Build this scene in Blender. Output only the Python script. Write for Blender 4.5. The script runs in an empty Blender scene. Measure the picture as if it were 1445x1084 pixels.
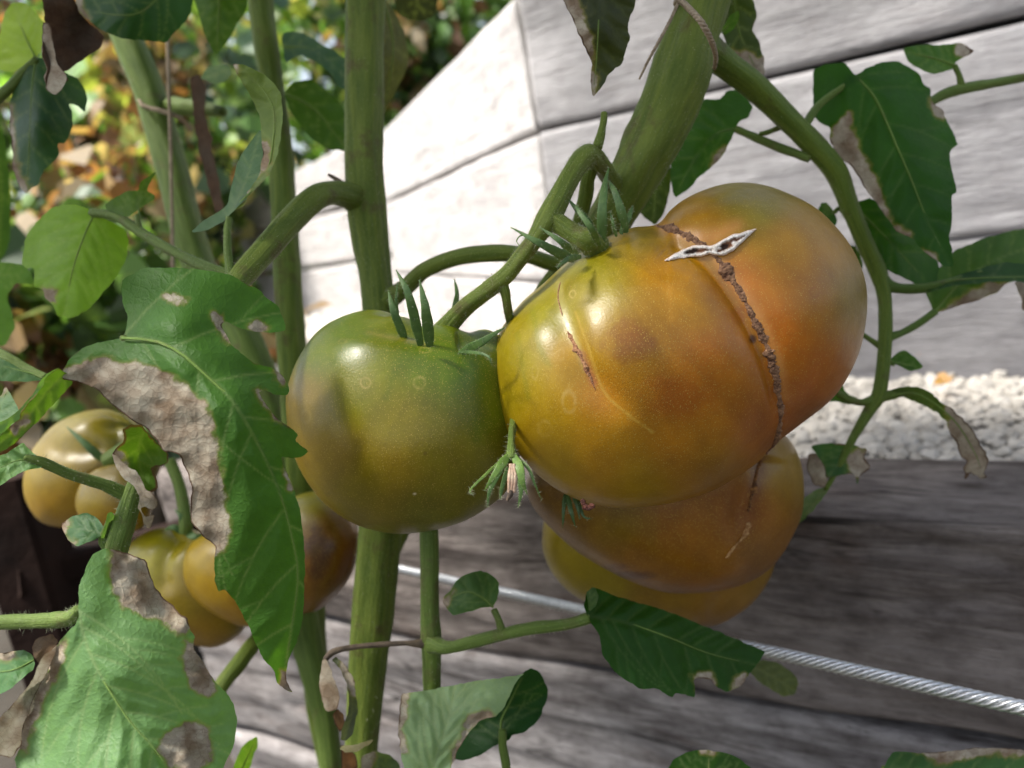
import bpy, math, random
import numpy as np
from mathutils import Vector, Matrix
from mathutils.geometry import delaunay_2d_cdt

# ------------------------------------------------------------------ camera, world, sun, exposure
S = bpy.context.scene
COL = S.collection
PW, PH = 1445.0, 1084.0
F = 1108.0
PITCH, ROLL = math.radians(11.5), math.radians(-9.5)
CAMZ = 0.55
fw = np.array([0, math.cos(PITCH), -math.sin(PITCH)])
u0 = np.array([0, math.sin(PITCH), math.cos(PITCH)])
x0 = np.array([1.0, 0, 0])
cx_ = math.cos(ROLL) * x0 + math.sin(ROLL) * u0
cu_ = -math.sin(ROLL) * x0 + math.cos(ROLL) * u0
CO = np.array([0, 0, CAMZ])
cam_d = bpy.data.cameras.new('camera')
cam = bpy.data.objects.new('camera', cam_d)
COL.objects.link(cam)
m = Matrix.Identity(4)
for i in range(3):
    m[i][0] = cx_[i]; m[i][1] = cu_[i]; m[i][2] = -fw[i]; m[i][3] = CO[i]
cam.matrix_world = m
cam_d.sensor_width = 36.0
cam_d.lens = 36.0 * F / PW
cam_d.clip_start = 0.01
cam_d.clip_end = 400
cam_d.dof.use_dof = True
cam_d.dof.focus_distance = 0.214
cam_d.dof.aperture_fstop = cam_d.lens / 2.5
S.camera = cam

SUNV = -0.66 * cx_ + 0.72 * cu_ - 0.24 * fw          # direction towards the sun
SUNV = SUNV / np.linalg.norm(SUNV)
sel = math.asin(SUNV[2]); saz = math.atan2(SUNV[0], SUNV[1])
w = bpy.data.worlds.new('World'); S.world = w; w.use_nodes = True
nt = w.node_tree; nt.nodes.clear()
sky = nt.nodes.new('ShaderNodeTexSky'); sky.sky_type = 'NISHITA'; sky.sun_disc = False
sky.sun_elevation = sel; sky.sun_rotation = saz
sky.air_density = 1.0; sky.dust_density = 2.5; sky.ozone_density = 0.6
bg = nt.nodes.new('ShaderNodeBackground'); bg.inputs['Strength'].default_value = 0.088
wo = nt.nodes.new('ShaderNodeOutputWorld')
hs = nt.nodes.new('ShaderNodeHueSaturation'); hs.inputs['Saturation'].default_value = 0.55
nt.links.new(sky.outputs[0], hs.inputs['Color']); nt.links.new(hs.outputs[0], bg.inputs[0]); nt.links.new(bg.outputs[0], wo.inputs[0])
sd = bpy.data.lights.new('sun', 'SUN'); sd.energy = 4.6; sd.angle = math.radians(11.0); sd.color = (1.0, 0.95, 0.87)
sun = bpy.data.objects.new('sun', sd); COL.objects.link(sun)
sun.rotation_euler = Vector((-SUNV).tolist()).to_track_quat('-Z', 'Y').to_euler()
S.view_settings.view_transform = 'Standard'; S.view_settings.look = 'None'
S.view_settings.exposure = 1.5; S.view_settings.gamma = 1.0
S.view_settings.use_curve_mapping = False
try:
    S.cycles.use_adaptive_sampling = True; S.cycles.adaptive_threshold = 0.02; S.cycles.max_bounces = 5; S.cycles.transmission_bounces = 4; S.cycles.diffuse_bounces = 4; S.cycles.glossy_bounces = 3; S.cycles.use_denoising = True
except Exception:
    pass

# ------------------------------------------------------------------ helpers
rng = np.random.default_rng(7)
random.seed(5)

def P(px, py, d):
    px = np.asarray(px, float); py = np.asarray(py, float); d = np.asarray(d, float)
    return CO + (((px - PW / 2) / F * d)[..., None] * cx_ + (-(py - PH / 2) / F * d)[..., None] * cu_ + d[..., None] * fw)

def project(w):
    v = np.asarray(w) - CO
    d = v @ fw
    return PW / 2 + F * (v @ cx_) / d, PH / 2 - F * (v @ cu_) / d, d

def lin(c):
    c = np.asarray(c, float) / 255.0
    return np.where(c <= 0.04045, c / 12.92, ((c + 0.055) / 1.055) ** 2.4)

def _h(ix, iy, iz, s):
    n = (ix * 374761393 + iy * 668265263 + iz * 2147483647 + s * 144665) & 0x7fffffff
    n = ((n ^ (n >> 13)) * 1274126177) & 0x7fffffff
    return ((n ^ (n >> 16)) & 0xffff) / 65535.0

def noise(x, y, z=0.0, s=0):
    x = np.asarray(x, float); y = np.asarray(y, float); z = np.zeros_like(x) + z
    ix = np.floor(x).astype(np.int64); iy = np.floor(y).astype(np.int64); iz = np.floor(z).astype(np.int64)
    fx = x - ix; fy = y - iy; fz = z - iz
    fx = fx * fx * (3 - 2 * fx); fy = fy * fy * (3 - 2 * fy); fz = fz * fz * (3 - 2 * fz)
    r = 0
    for a in (0, 1):
        for b in (0, 1):
            for c in (0, 1):
                wgt = (fx if a else 1 - fx) * (fy if b else 1 - fy) * (fz if c else 1 - fz)
                r = r + wgt * _h(ix + a, iy + b, iz + c, s)
    return r * 2 - 1

def fbm(x, y, z=0.0, s=0, o=3):
    r = 0; a = 1.0; f = 1.0
    for k in range(o):
        r = r + a * noise(np.asarray(x) * f, np.asarray(y) * f, np.asarray(z) * f, s + k); a *= 0.5; f *= 2.03
    return r

def smooth(a, b, x):
    t = np.clip((x - a) / (b - a), 0, 1); return t * t * (3 - 2 * t)

def thing(name, label, cat, loc, group=None):
    o = bpy.data.objects.new(name, None); COL.objects.link(o)
    o.empty_display_size = 0.01
    o.location = tuple(float(v) for v in loc); o['label'] = label; o['category'] = cat
    if group: o['group'] = group
    return o

def origin(o):
    r = np.zeros(3)
    while o is not None:
        r = r + np.array(o.location); o = o.parent
    return r

def mk(name, V, faces, mat, parent=None, attrs=None, uv=None, sm=True, kind=None, tint=None, label=None):
    V = np.asarray(V, float)
    if parent is not None: V = V - origin(parent)
    me = bpy.data.meshes.new(name)
    me.from_pydata(V.tolist(), [], faces if isinstance(faces, list) else faces.tolist())
    if attrs:
        for k, a in attrs.items():
            at = me.attributes.new(k, 'FLOAT_COLOR', 'POINT')
            a = np.asarray(a, float)
            if a.shape[1] == 3: a = np.concatenate([a, np.ones((len(a), 1))], 1)
            at.data.foreach_set('color', a.ravel())
    if uv is not None:
        ul = me.uv_layers.new(name='UVMap')
        li = np.zeros(len(me.loops), dtype=np.int32); me.loops.foreach_get('vertex_index', li)
        ul.data.foreach_set('uv', np.asarray(uv, float)[li].ravel())
    if sm: me.polygons.foreach_set('use_smooth', [True] * len(me.polygons))
    me.materials.append(mat)
    me.update()
    o = bpy.data.objects.new(name, me); COL.objects.link(o)
    if parent is not None: o.parent = parent
    if kind: o['kind'] = kind
    if tint is not None: o.color = tuple(tint) + (1.0,)
    if label: o['label'] = label
    return o

def spline(pts, n):
    """Catmull-Rom through pts (rows), n samples."""
    p = np.asarray(pts, float)
    if len(p) == 2:
        t = np.linspace(0, 1, n)[:, None]; return p[0] * (1 - t) + p[1] * t
    q = np.vstack([2 * p[0] - p[1], p, 2 * p[-1] - p[-2]])
    t = np.linspace(0, len(p) - 1 - 1e-9, n); i = t.astype(int); f = (t - i)[:, None]
    a, b, c, d = q[i], q[i + 1], q[i + 2], q[i + 3]
    return 0.5 * (2 * b + (c - a) * f + (2 * a - 5 * b + 4 * c - d) * f ** 2 + (3 * b - a - 3 * c + d) * f ** 3)

def grid_faces(nr, nc, wrap=True):
    i = np.arange(nr - 1)[:, None]; j = np.arange(nc if wrap else nc - 1)[None, :]
    j2 = (j + 1) % nc
    return np.stack([i * nc + j, i * nc + j2, (i + 1) * nc + j2, (i + 1) * nc + j], -1).reshape(-1, 4).tolist()

def tube_world(C, R, sides=14, flat=1.0, up=None, rough=0.0, ridges=0, seed=0, fscale=1.0):
    C = np.asarray(C, float); R = np.asarray(R, float); n = len(C)
    T = np.gradient(C, axis=0); T /= np.linalg.norm(T, axis=1)[:, None] + 1e-12
    if up is None:
        up = C - CO; up = up / np.linalg.norm(up, axis=1)[:, None]
    else:
        up = np.tile(np.asarray(up, float), (n, 1))
    A = np.cross(T, up); A /= np.linalg.norm(A, axis=1)[:, None] + 1e-12
    B = np.cross(A, T)
    th = np.linspace(0, 2 * math.pi, sides, endpoint=False)
    s = np.concatenate([[0], np.cumsum(np.linalg.norm(np.diff(C, axis=0), axis=1))])
    rr = R[:, None] * np.ones(sides)[None]
    if ridges: rr = rr * (1 + 0.05 * np.cos(ridges * th)[None, :] + 0.03 * np.cos(2 * th + 1 + s[:, None] * 20))
    if rough:
        k = fscale / max(R.max(), 1e-6)
        rr = rr * (1 + rough * fbm(s[:, None] * k * 0.6 + np.zeros(sides)[None], np.cos(th)[None] * 1.3 + np.zeros((n, 1)), np.sin(th)[None] * 1.3 + np.zeros((n, 1)), seed))
    Nn = np.cos(th)[None, :, None] * A[:, None, :] + flat * np.sin(th)[None, :, None] * B[:, None, :]
    V = C[:, None, :] + rr[..., None] * Nn
    V = V.reshape(-1, 3); faces = grid_faces(n, sides)
    V = np.vstack([V, C[0] - T[0] * R[0] * 0.35, C[-1] + T[-1] * R[-1] * 0.35])
    a, b = len(V) - 2, len(V) - 1
    for j in range(sides):
        faces.append([a, (j + 1) % sides, j]); faces.append([b, (n - 1) * sides + j, (n - 1) * sides + (j + 1) % sides])
    uv = np.stack([np.repeat(s, sides), np.tile(th, n)], 1); uv = np.vstack([uv, [[0, 0], [s[-1], 0]]])
    return V, faces, uv, Nn.reshape(-1, 3)

def px_path(pts, n):
    q = spline(pts, n)
    return P(q[:, 0], q[:, 1], q[:, 2]), q[:, 3] * q[:, 2] / F

def stem(name, pts, mat, parent, n=None, sides=16, flat=1.0, ridges=5, rough=0.10, ground=False, hair=0, hl=0.0012, tint=None, label=None, seed=0, hmat=None):
    """pts: (px, py, depth, radius in px)"""
    if n is None: n = max(10, len(pts) * 8)
    C, R = px_path(pts, n)
    if ground:
        e = C[-1]; k = 14
        t = np.linspace(0, 1, k + 1)[1:, None]
        d = C[-1] - C[-4]; d /= np.linalg.norm(d)
        tgt = np.array([e[0] + d[0] * 0.05, e[1] + d[1] * 0.05, -0.02])
        X = e * (1 - t) + tgt * t
        C = np.vstack([C, X]); R = np.concatenate([R, np.full(k, R[-1])])
    V, f, uv, N = tube_world(C, R, sides, flat, None, rough, ridges, seed)
    o = mk(name, V, f, mat, parent, uv=uv, tint=tint, label=label)
    if hair:
        nn = len(N); idx = rng.integers(0, nn, hair)
        base = V[idx] + rng.normal(0, R.mean() * 0.15, (hair, 3)) * 0.5
        dirs = N[idx] + rng.normal(0, 0.45, (hair, 3)); dirs /= np.linalg.norm(dirs, axis=1)[:, None]
        L = hl * rng.uniform(0.4, 1.3, hair)
        side = np.cross(dirs, base - CO); side /= np.linalg.norm(side, axis=1)[:, None]
        wd = 0.000045
        HV = np.stack([base - side * wd, base + side * wd, base + dirs * L[:, None]], 1).reshape(-1, 3)
        HF = np.arange(3 * hair).reshape(-1, 3)
        mk('hair', HV, HF, hmat or M_hair, o, kind='stuff')
    return o

def seg_dist(x, y, poly):
    """distance of points to a polyline and the parameter along it (0..1)"""
    best = np.full(np.shape(x), 1e9); tt = np.zeros(np.shape(x)); sgn = np.ones(np.shape(x))
    p = np.asarray(poly, float); L = np.concatenate([[0], np.cumsum(np.hypot(*np.diff(p, axis=0).T))])
    for i in range(len(p) - 1):
        ax, ay = p[i]; dx, dy = p[i + 1] - p[i]; l2 = dx * dx + dy * dy + 1e-12
        t = np.clip(((x - ax) * dx + (y - ay) * dy) / l2, 0, 1)
        d = np.hypot(x - ax - t * dx, y - ay - t * dy)
        k = d < best
        best = np.where(k, d, best); tt = np.where(k, (L[i] + t * (L[i + 1] - L[i])) / L[-1], tt)
        sgn = np.where(k, np.sign(dx * (y - ay) - dy * (x - ax)), sgn)
    return best, tt, sgn

def inside(x, y, poly):
    p = np.asarray(poly, float); r = np.zeros(np.shape(x), bool); n = len(p); j = n - 1
    for i in range(n):
        xi, yi = p[i]; xj, yj = p[j]
        c = ((yi > y) != (yj > y)) & (x < (xj - xi) * (y - yi) / (yj - yi + 1e-12) + xi)
        r ^= c; j = i
    return r

def sdf(x, y, poly):
    d, _, _ = seg_dist(x, y, list(poly) + [poly[0]])
    return np.where(inside(x, y, poly), d, -d)

def densify(poly, step, jit, seed, cut=True):
    p = np.asarray(poly, float)
    if cut:   # one corner-cutting pass that keeps the corners fairly sharp
        q = np.roll(p, -1, 0); p = np.stack([p * 0.86 + q * 0.14, p * 0.14 + q * 0.86], 1).reshape(-1, 2)
    out = []
    n = len(p)
    for i in range(n):
        a, b = p[i], p[(i + 1) % n]; k = max(1, int(np.hypot(*(b - a)) / step))
        for t in range(k): out.append(a + (b - a) * t / k)
    o = np.array(out)
    o = o + jit * np.stack([fbm(o[:, 0] / 9, o[:, 1] / 9, 0, seed), fbm(o[:, 0] / 9, o[:, 1] / 9, 5.5, seed + 3)], 1)
    return o

def tri_poly(outline, step, seed):
    o = np.asarray(outline); x0_, y0_ = o.min(0); x1_, y1_ = o.max(0)
    gx = np.arange(x0_, x1_, step); gy = np.arange(y0_, y1_, step * 0.87)
    X, Y = np.meshgrid(gx, gy); X = X + (np.arange(len(gy)) % 2 * step / 2)[:, None]
    r = np.random.default_rng(seed)
    X = X.ravel() + r.uniform(-.15, .15, X.size) * step; Y = Y.ravel() + r.uniform(-.15, .15, Y.size) * step
    s = sdf(X, Y, o); k = s > step * 0.55
    pts = np.vstack([o, np.stack([X[k], Y[k]], 1)])
    n = len(o)
    vs, _, fs, *_ = delaunay_2d_cdt([Vector(p.tolist()) for p in pts], [(i, (i + 1) % n) for i in range(n)], [], 1, 1e-4)
    return np.array([v[:] for v in vs]), [list(f) for f in fs]

def tps(ctrl):
    c = np.asarray(ctrl, float)
    if len(c) == 1:
        return lambda x, y: np.zeros_like(x) + c[0, 2]
    n = len(c); sc = 100.0
    X = c[:, :2] / sc
    def U(r2): return 0.5 * r2 * np.log(r2 + 1e-9)
    r2 = ((X[:, None] - X[None]) ** 2).sum(-1)
    K = U(r2) + np.eye(n) * 0.02
    if n >= 4:
        Pm = np.hstack([np.ones((n, 1)), X]); A = np.block([[K, Pm], [Pm.T, np.zeros((3, 3))]]); b = np.concatenate([c[:, 2], np.zeros(3)])
        w_ = np.linalg.solve(A + np.diag([0] * n + [-1e-9] * 3), b)
    else:
        Pm = np.hstack([np.ones((n, 1)), X]); w_ = np.concatenate([np.zeros(n), np.linalg.lstsq(Pm, c[:, 2], rcond=None)[0]])
    def f(x, y):
        x = np.asarray(x) / sc; y = np.asarray(y) / sc
        r = w_[n] + w_[n + 1] * x + w_[n + 2] * y
        for i in range(n): r = r + w_[i] * U((x - X[i, 0]) ** 2 + (y - X[i, 1]) ** 2)
        return r
    return f

# ------------------------------------------------------------------ materials
def newmat(name):
    mt = bpy.data.materials.new(name); mt.use_nodes = True
    t = mt.node_tree; t.nodes.clear()
    out = t.nodes.new('ShaderNodeOutputMaterial')
    return mt, t, out

def nd(t, typ, **kw):
    n = t.nodes.new(typ)
    for k, v in kw.items():
        if k.startswith('i_'):
            key = k[2:]
            key = int(key) if key.isdigit() else key.replace('_', ' ')
            n.inputs[key].default_value = v
        else: setattr(n, k, v)
    return n

def mixc(t, a, b, f, blend='MIX'):
    n = t.nodes.new('ShaderNodeMix'); n.data_type = 'RGBA'; n.blend_type = blend
    for s, v in (('Factor', f), ('A', a), ('B', b)):
        sk = [q for q in n.inputs if q.name == s and (q.type == 'RGBA' or (s == 'Factor' and q.type == 'VALUE'))][0]
        if hasattr(v, 'is_linked') or hasattr(v, 'links'): t.links.new(v, sk)
        else: sk.default_value = v if s == 'Factor' else (tuple(v) + (1.0,))[:4]
    return [q for q in n.outputs if q.type == 'RGBA'][0]

def ramp(t, fac, stops):
    n = t.nodes.new('ShaderNodeValToRGB')
    e = n.color_ramp.elements
    while len(e) < len(stops): e.new(0.5)
    for k, (p, c) in enumerate(stops):
        e[k].position = p; e[k].color = (c, c, c, 1) if np.isscalar(c) else tuple(c) + (1,)
    t.links.new(fac, n.inputs[0]); return n.outputs[0]

def mathn(t, op, a, b=None, clamp=False):
    n = t.nodes.new('ShaderNodeMath'); n.operation = op; n.use_clamp = clamp
    for i, v in enumerate((a, b)):
        if v is None: continue
        if hasattr(v, 'links'): t.links.new(v, n.inputs[i])
        else: n.inputs[i].default_value = v
    return n.outputs[0]

def noisen(t, vec, scale, detail=4, rough=0.55, dist=0.0):
    n = nd(t, 'ShaderNodeTexNoise'); n.inputs['Scale'].default_value = scale; n.inputs['Detail'].default_value = detail
    n.inputs['Roughness'].default_value = rough; n.inputs['Distortion'].default_value = dist
    if vec is not None: t.links.new(vec, n.inputs['Vector'])
    return n.outputs['Fac']

def coords(t, which='Object'):
    return t.nodes.new('ShaderNodeTexCoord').outputs[which]

def bumpn(t, h, strength, dist):
    n = nd(t, 'ShaderNodeBump'); n.inputs['Strength'].default_value = strength; n.inputs['Distance'].default_value = dist
    t.links.new(h, n.inputs['Height']); return n.outputs[0]

def attr(t, name):
    n = nd(t, 'ShaderNodeAttribute'); n.attribute_name = name; return n

def obj_tint(t):
    return t.nodes.new('ShaderNodeObjectInfo').outputs['Color']

def make_fruit():
    mt, t, out = newmat('tomato_skin')
    a = attr(t, 'col'); oc = coords(t)
    b = nd(t, 'ShaderNodeBsdfPrincipled')
    mott = noisen(t, oc, 130, 5, 0.6)
    c = mixc(t, a.outputs['Color'], (0.78, 0.74, 0.66), ramp(t, mott, [(0.35, 0.0), (0.75, 0.9)]), 'MULTIPLY')
    # fine gold freckles of the skin
    v = nd(t, 'ShaderNodeTexVoronoi'); v.inputs['Scale'].default_value = 2000; t.links.new(oc, v.inputs['Vector'])
    fl = ramp(t, v.outputs['Distance'], [(0.12, 1.0), (0.34, 0.0)])
    sp = noisen(t, oc, 1100, 2, 0.6)
    fk = mathn(t, 'MULTIPLY', fl, ramp(t, sp, [(0.34, 0.0), (0.62, 0.75)]))
    c = mixc(t, c, (0.50, 0.36, 0.08), fk)
    t.links.new(c, b.inputs['Base Color'])
    b.inputs['Roughness'].default_value = 0.34
    rr = ramp(t, noisen(t, oc, 420, 3, 0.6), [(0.3, 0.31), (0.75, 0.43)])
    t.links.new(rr, b.inputs['Roughness'])
    b.inputs['Subsurface Weight'].default_value = 0.0
    b.inputs['Subsurface Radius'].default_value = (0.004, 0.002, 0.0006)
    b.inputs['Subsurface Scale'].default_value = 1.0
    b.inputs['Specular IOR Level'].default_value = 0.5
    h = mathn(t, 'ADD', noisen(t, oc, 1500, 2, 0.5), mathn(t, 'MULTIPLY', noisen(t, oc, 160, 3, 0.5), 1.5))
    t.links.new(bumpn(t, h, 0.12, 0.0004), b.inputs['Normal'])
    t.links.new(b.outputs[0], out.inputs[0]); return mt

def make_leaf():
    mt, t, out = newmat('leaf')
    a = attr(t, 'lf'); sp = nd(t, 'ShaderNodeSeparateColor'); t.links.new(a.outputs['Color'], sp.inputs[0])
    vein, dry, edge = sp.outputs[0], sp.outputs[1], sp.outputs[2]
    uv = coords(t, 'UV'); tint = obj_tint(t)
    n1 = noisen(t, uv, 2.2, 4, 0.6)
    base = mixc(t, tint, (0.62, 0.66, 0.5), ramp(t, n1, [(0.3, 0.0), (0.75, 0.75)]), 'MULTIPLY')
    n2 = noisen(t, uv, 9, 3, 0.6)
    base = mixc(t, base, (1.25, 1.22, 0.9), ramp(t, n2, [(0.5, 0.0), (0.8, 0.5)]), 'MULTIPLY')
    vor = nd(t, 'ShaderNodeTexVoronoi'); vor.feature = 'DISTANCE_TO_EDGE'; vor.inputs['Scale'].default_value = 9.0
    wrp = nd(t, 'ShaderNodeVectorMath'); wrp.operation = 'ADD'
    nz = nd(t, 'ShaderNodeTexNoise'); nz.inputs['Scale'].default_value = 8; t.links.new(uv, nz.inputs['Vector'])
    sc = nd(t, 'ShaderNodeVectorMath'); sc.operation = 'SCALE'; sc.inputs['Scale'].default_value = 0.09; t.links.new(nz.outputs['Color'], sc.inputs[0])
    t.links.new(uv, wrp.inputs[0]); t.links.new(sc.outputs[0], wrp.inputs[1]); t.links.new(wrp.outputs[0], vor.inputs['Vector'])
    ret = ramp(t, vor.outputs['Distance'], [(0.0, 1.0), (0.035, 0.0)])
    base = mixc(t, base, (1.25, 1.22, 1.0), mathn(t, 'MULTIPLY', ret, 0.22), 'MULTIPLY')
    lite = mixc(t, tint, (0.36, 0.42, 0.20), 0.50)
    base = mixc(t, base, lite, mathn(t, 'MULTIPLY', vein, 0.75))
    puck = ramp(t, vor.outputs['Distance'], [(0.0, 0.0), (0.22, 1.0)])
    # dead, dried tissue
    d1 = noisen(t, uv, 2.4, 3, 0.5); d2 = noisen(t, uv, 40, 3, 0.6)
    dc = mixc(t, (0.43, 0.385, 0.30), (0.23, 0.17, 0.115), ramp(t, d1, [(0.40, 0.0), (0.62, 1.0)]))
    dc = mixc(t, dc, mixc(t, tint, (1.7, 1.6, 1.5), ramp(t, d1, [(0.4, 0.0), (0.7, 1.0)]), 'MULTIPLY'), a.outputs['Alpha'])
    dc = mixc(t, dc, (0.05, 0.035, 0.03), ramp(t, d2, [(0.70, 0.0), (0.78, 0.5)]))
    mpd = nd(t, 'ShaderNodeMapping'); mpd.inputs['Rotation'].default_value = (0, 0, math.radians(-48)); mpd.inputs['Scale'].default_value = (5, 8, 1); t.links.new(uv, mpd.inputs[0])
    d3 = noisen(t, mpd.outputs[0], 1.0, 4, 0.6, 0.8)
    dc = mixc(t, dc, (0.50, 0.43, 0.37), ramp(t, d3, [(0.42, 0.0), (0.70, 0.45)]), 'MULTIPLY')
    dc = mixc(t, dc, (0.62, 0.56, 0.5), mathn(t, 'MULTIPLY', ret, 0.8), 'MULTIPLY')
    dc = mixc(t, dc, (0.12, 0.08, 0.055), mathn(t, 'MULTIPLY', vein, 0.5))
    ft = mathn(t, 'ADD', dry, mathn(t, 'MULTIPLY', mathn(t, 'SUBTRACT', d2, 0.5), 0.35))
    fd = ramp(t, ft, [(0.38, 0.0), (0.62, 1.0)])
    halo = ramp(t, ft, [(0.15, 0.0), (0.45, 0.55)])
    c = mixc(t, base, (0.22, 0.20, 0.06), halo)
    c = mixc(t, c, dc, fd)
    fe = ramp(t, mathn(t, 'ADD', edge, mathn(t, 'MULTIPLY', mathn(t, 'SUBTRACT', n1, 0.5), 1.2)), [(0.55, 0.0), (0.75, 1.0)])
    c = mixc(t, c, (0.10, 0.06, 0.035), fe)
    b = nd(t, 'ShaderNodeBsdfPrincipled'); t.links.new(c, b.inputs['Base Color'])
    t.links.new(ramp(t, fd, [(0, 0.46), (1, 0.9)]), b.inputs['Roughness'])
    b.inputs['Specular IOR Level'].default_value = 0.2
    h = mathn(t, 'ADD', mathn(t, 'MULTIPLY', noisen(t, uv, 40, 3, 0.6), 0.4), mathn(t, 'MULTIPLY', puck, 0.26))
    h = mathn(t, 'ADD', h, mathn(t, 'MULTIPLY', d3, mathn(t, 'MULTIPLY', fd, 0.3)))
    t.links.new(bumpn(t, h, 0.45, 0.0006), b.inputs['Normal'])
    tr = nd(t, 'ShaderNodeBsdfTranslucent')
    tc = mixc(t, c, (1.5, 1.55, 0.35), mathn(t, 'SUBTRACT', 1.0, fd), 'MULTIPLY')
    t.links.new(tc, tr.inputs['Color'])
    ms = nd(t, 'ShaderNodeMixShader')
    t.links.new(ramp(t, fd, [(0, 0.46), (1, 0.25)]), ms.inputs[0])
    t.links.new(b.outputs[0], ms.inputs[1]); t.links.new(tr.outputs[0], ms.inputs[2])
    t.links.new(ms.outputs[0], out.inputs[0]); return mt

def make_stem(name, c1, c2, c3, rough=0.55):
    mt, t, out = newmat(name); oc = coords(t); uv = coords(t, 'UV')
    mp = nd(t, 'ShaderNodeMapping'); mp.inputs['Scale'].default_value = (25, 1.6, 1); t.links.new(uv, mp.inputs[0])
    n1 = noisen(t, mp.outputs[0], 2.0, 4, 0.6)
    c = mixc(t, c1, c2, ramp(t, n1, [(0.35, 0), (0.7, 1)]))
    n2 = noisen(t, oc, 90, 4, 0.65)
    c = mixc(t, c, c3, ramp(t, n2, [(0.56, 0), (0.70, 0.75)]))
    n3 = noisen(t, oc, 1400, 2, 0.5)
    c = mixc(t, c, (0.22, 0.26, 0.09), ramp(t, n3, [(0.58, 0), (0.72, 0.25)]))
    c = mixc(t, c, obj_tint(t), 1.0, 'MULTIPLY')
    b = nd(t, 'ShaderNodeBsdfPrincipled'); t.links.new(c, b.inputs['Base Color']); b.inputs['Roughness'].default_value = rough
    b.inputs['Specular IOR Level'].default_value = 0.2
    b.inputs['Sheen Weight'].default_value = 0.08; b.inputs['Sheen Tint'].default_value = (0.75, 0.85, 0.55, 1)
    h = mathn(t, 'ADD', noisen(t, oc, 900, 3, 0.6), mathn(t, 'MULTIPLY', n1, 2.0))
    t.links.new(bumpn(t, h, 0.5, 0.0006), b.inputs['Normal'])
    t.links.new(b.outputs[0], out.inputs[0]); return mt

def make_simple(name, c1, c2, scale, rough=0.8, bump=0.4, dist=0.001, metal=0.0, det=5, tinted=False):
    mt, t, out = newmat(name); oc = coords(t)
    n1 = noisen(t, oc, scale, det, 0.62)
    c = mixc(t, c1, c2, ramp(t, n1, [(0.32, 0), (0.68, 1)]))
    if tinted: c = mixc(t, c, obj_tint(t), 1.0, 'MULTIPLY')
    b = nd(t, 'ShaderNodeBsdfPrincipled'); t.links.new(c, b.inputs['Base Color']); b.inputs['Roughness'].default_value = rough
    b.inputs['Metallic'].default_value = metal
    if bump: t.links.new(bumpn(t, noisen(t, oc, scale * 3, 4, 0.6), bump, dist), b.inputs['Normal'])
    t.links.new(b.outputs[0], out.inputs[0]); return mt

def make_attrmat(name, rough=0.8, scale=900, dist=0.0008, transl=0.0):
    mt, t, out = newmat(name); a = attr(t, 'col'); oc = coords(t)
    c = mixc(t, a.outputs['Color'], (0.6, 0.55, 0.5), ramp(t, noisen(t, oc, scale, 4, 0.6), [(0.4, 0), (0.7, 0.8)]), 'MULTIPLY')
    b = nd(t, 'ShaderNodeBsdfPrincipled'); t.links.new(c, b.inputs['Base Color']); b.inputs['Roughness'].default_value = rough
    t.links.new(bumpn(t, noisen(t, oc, scale, 4, 0.65), 0.6, dist), b.inputs['Normal'])
    if transl:
        tr = nd(t, 'ShaderNodeBsdfTranslucent'); tc = mixc(t, c, (1.3, 1.3, 0.6), 1.0, 'MULTIPLY'); t.links.new(tc, tr.inputs['Color'])
        ms = nd(t, 'ShaderNodeMixShader'); ms.inputs[0].default_value = transl
        t.links.new(b.outputs[0], ms.inputs[1]); t.links.new(tr.outputs[0], ms.inputs[2]); t.links.new(ms.outputs[0], out.inputs[0])
    else: t.links.new(b.outputs[0], out.inputs[0])
    return mt

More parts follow.
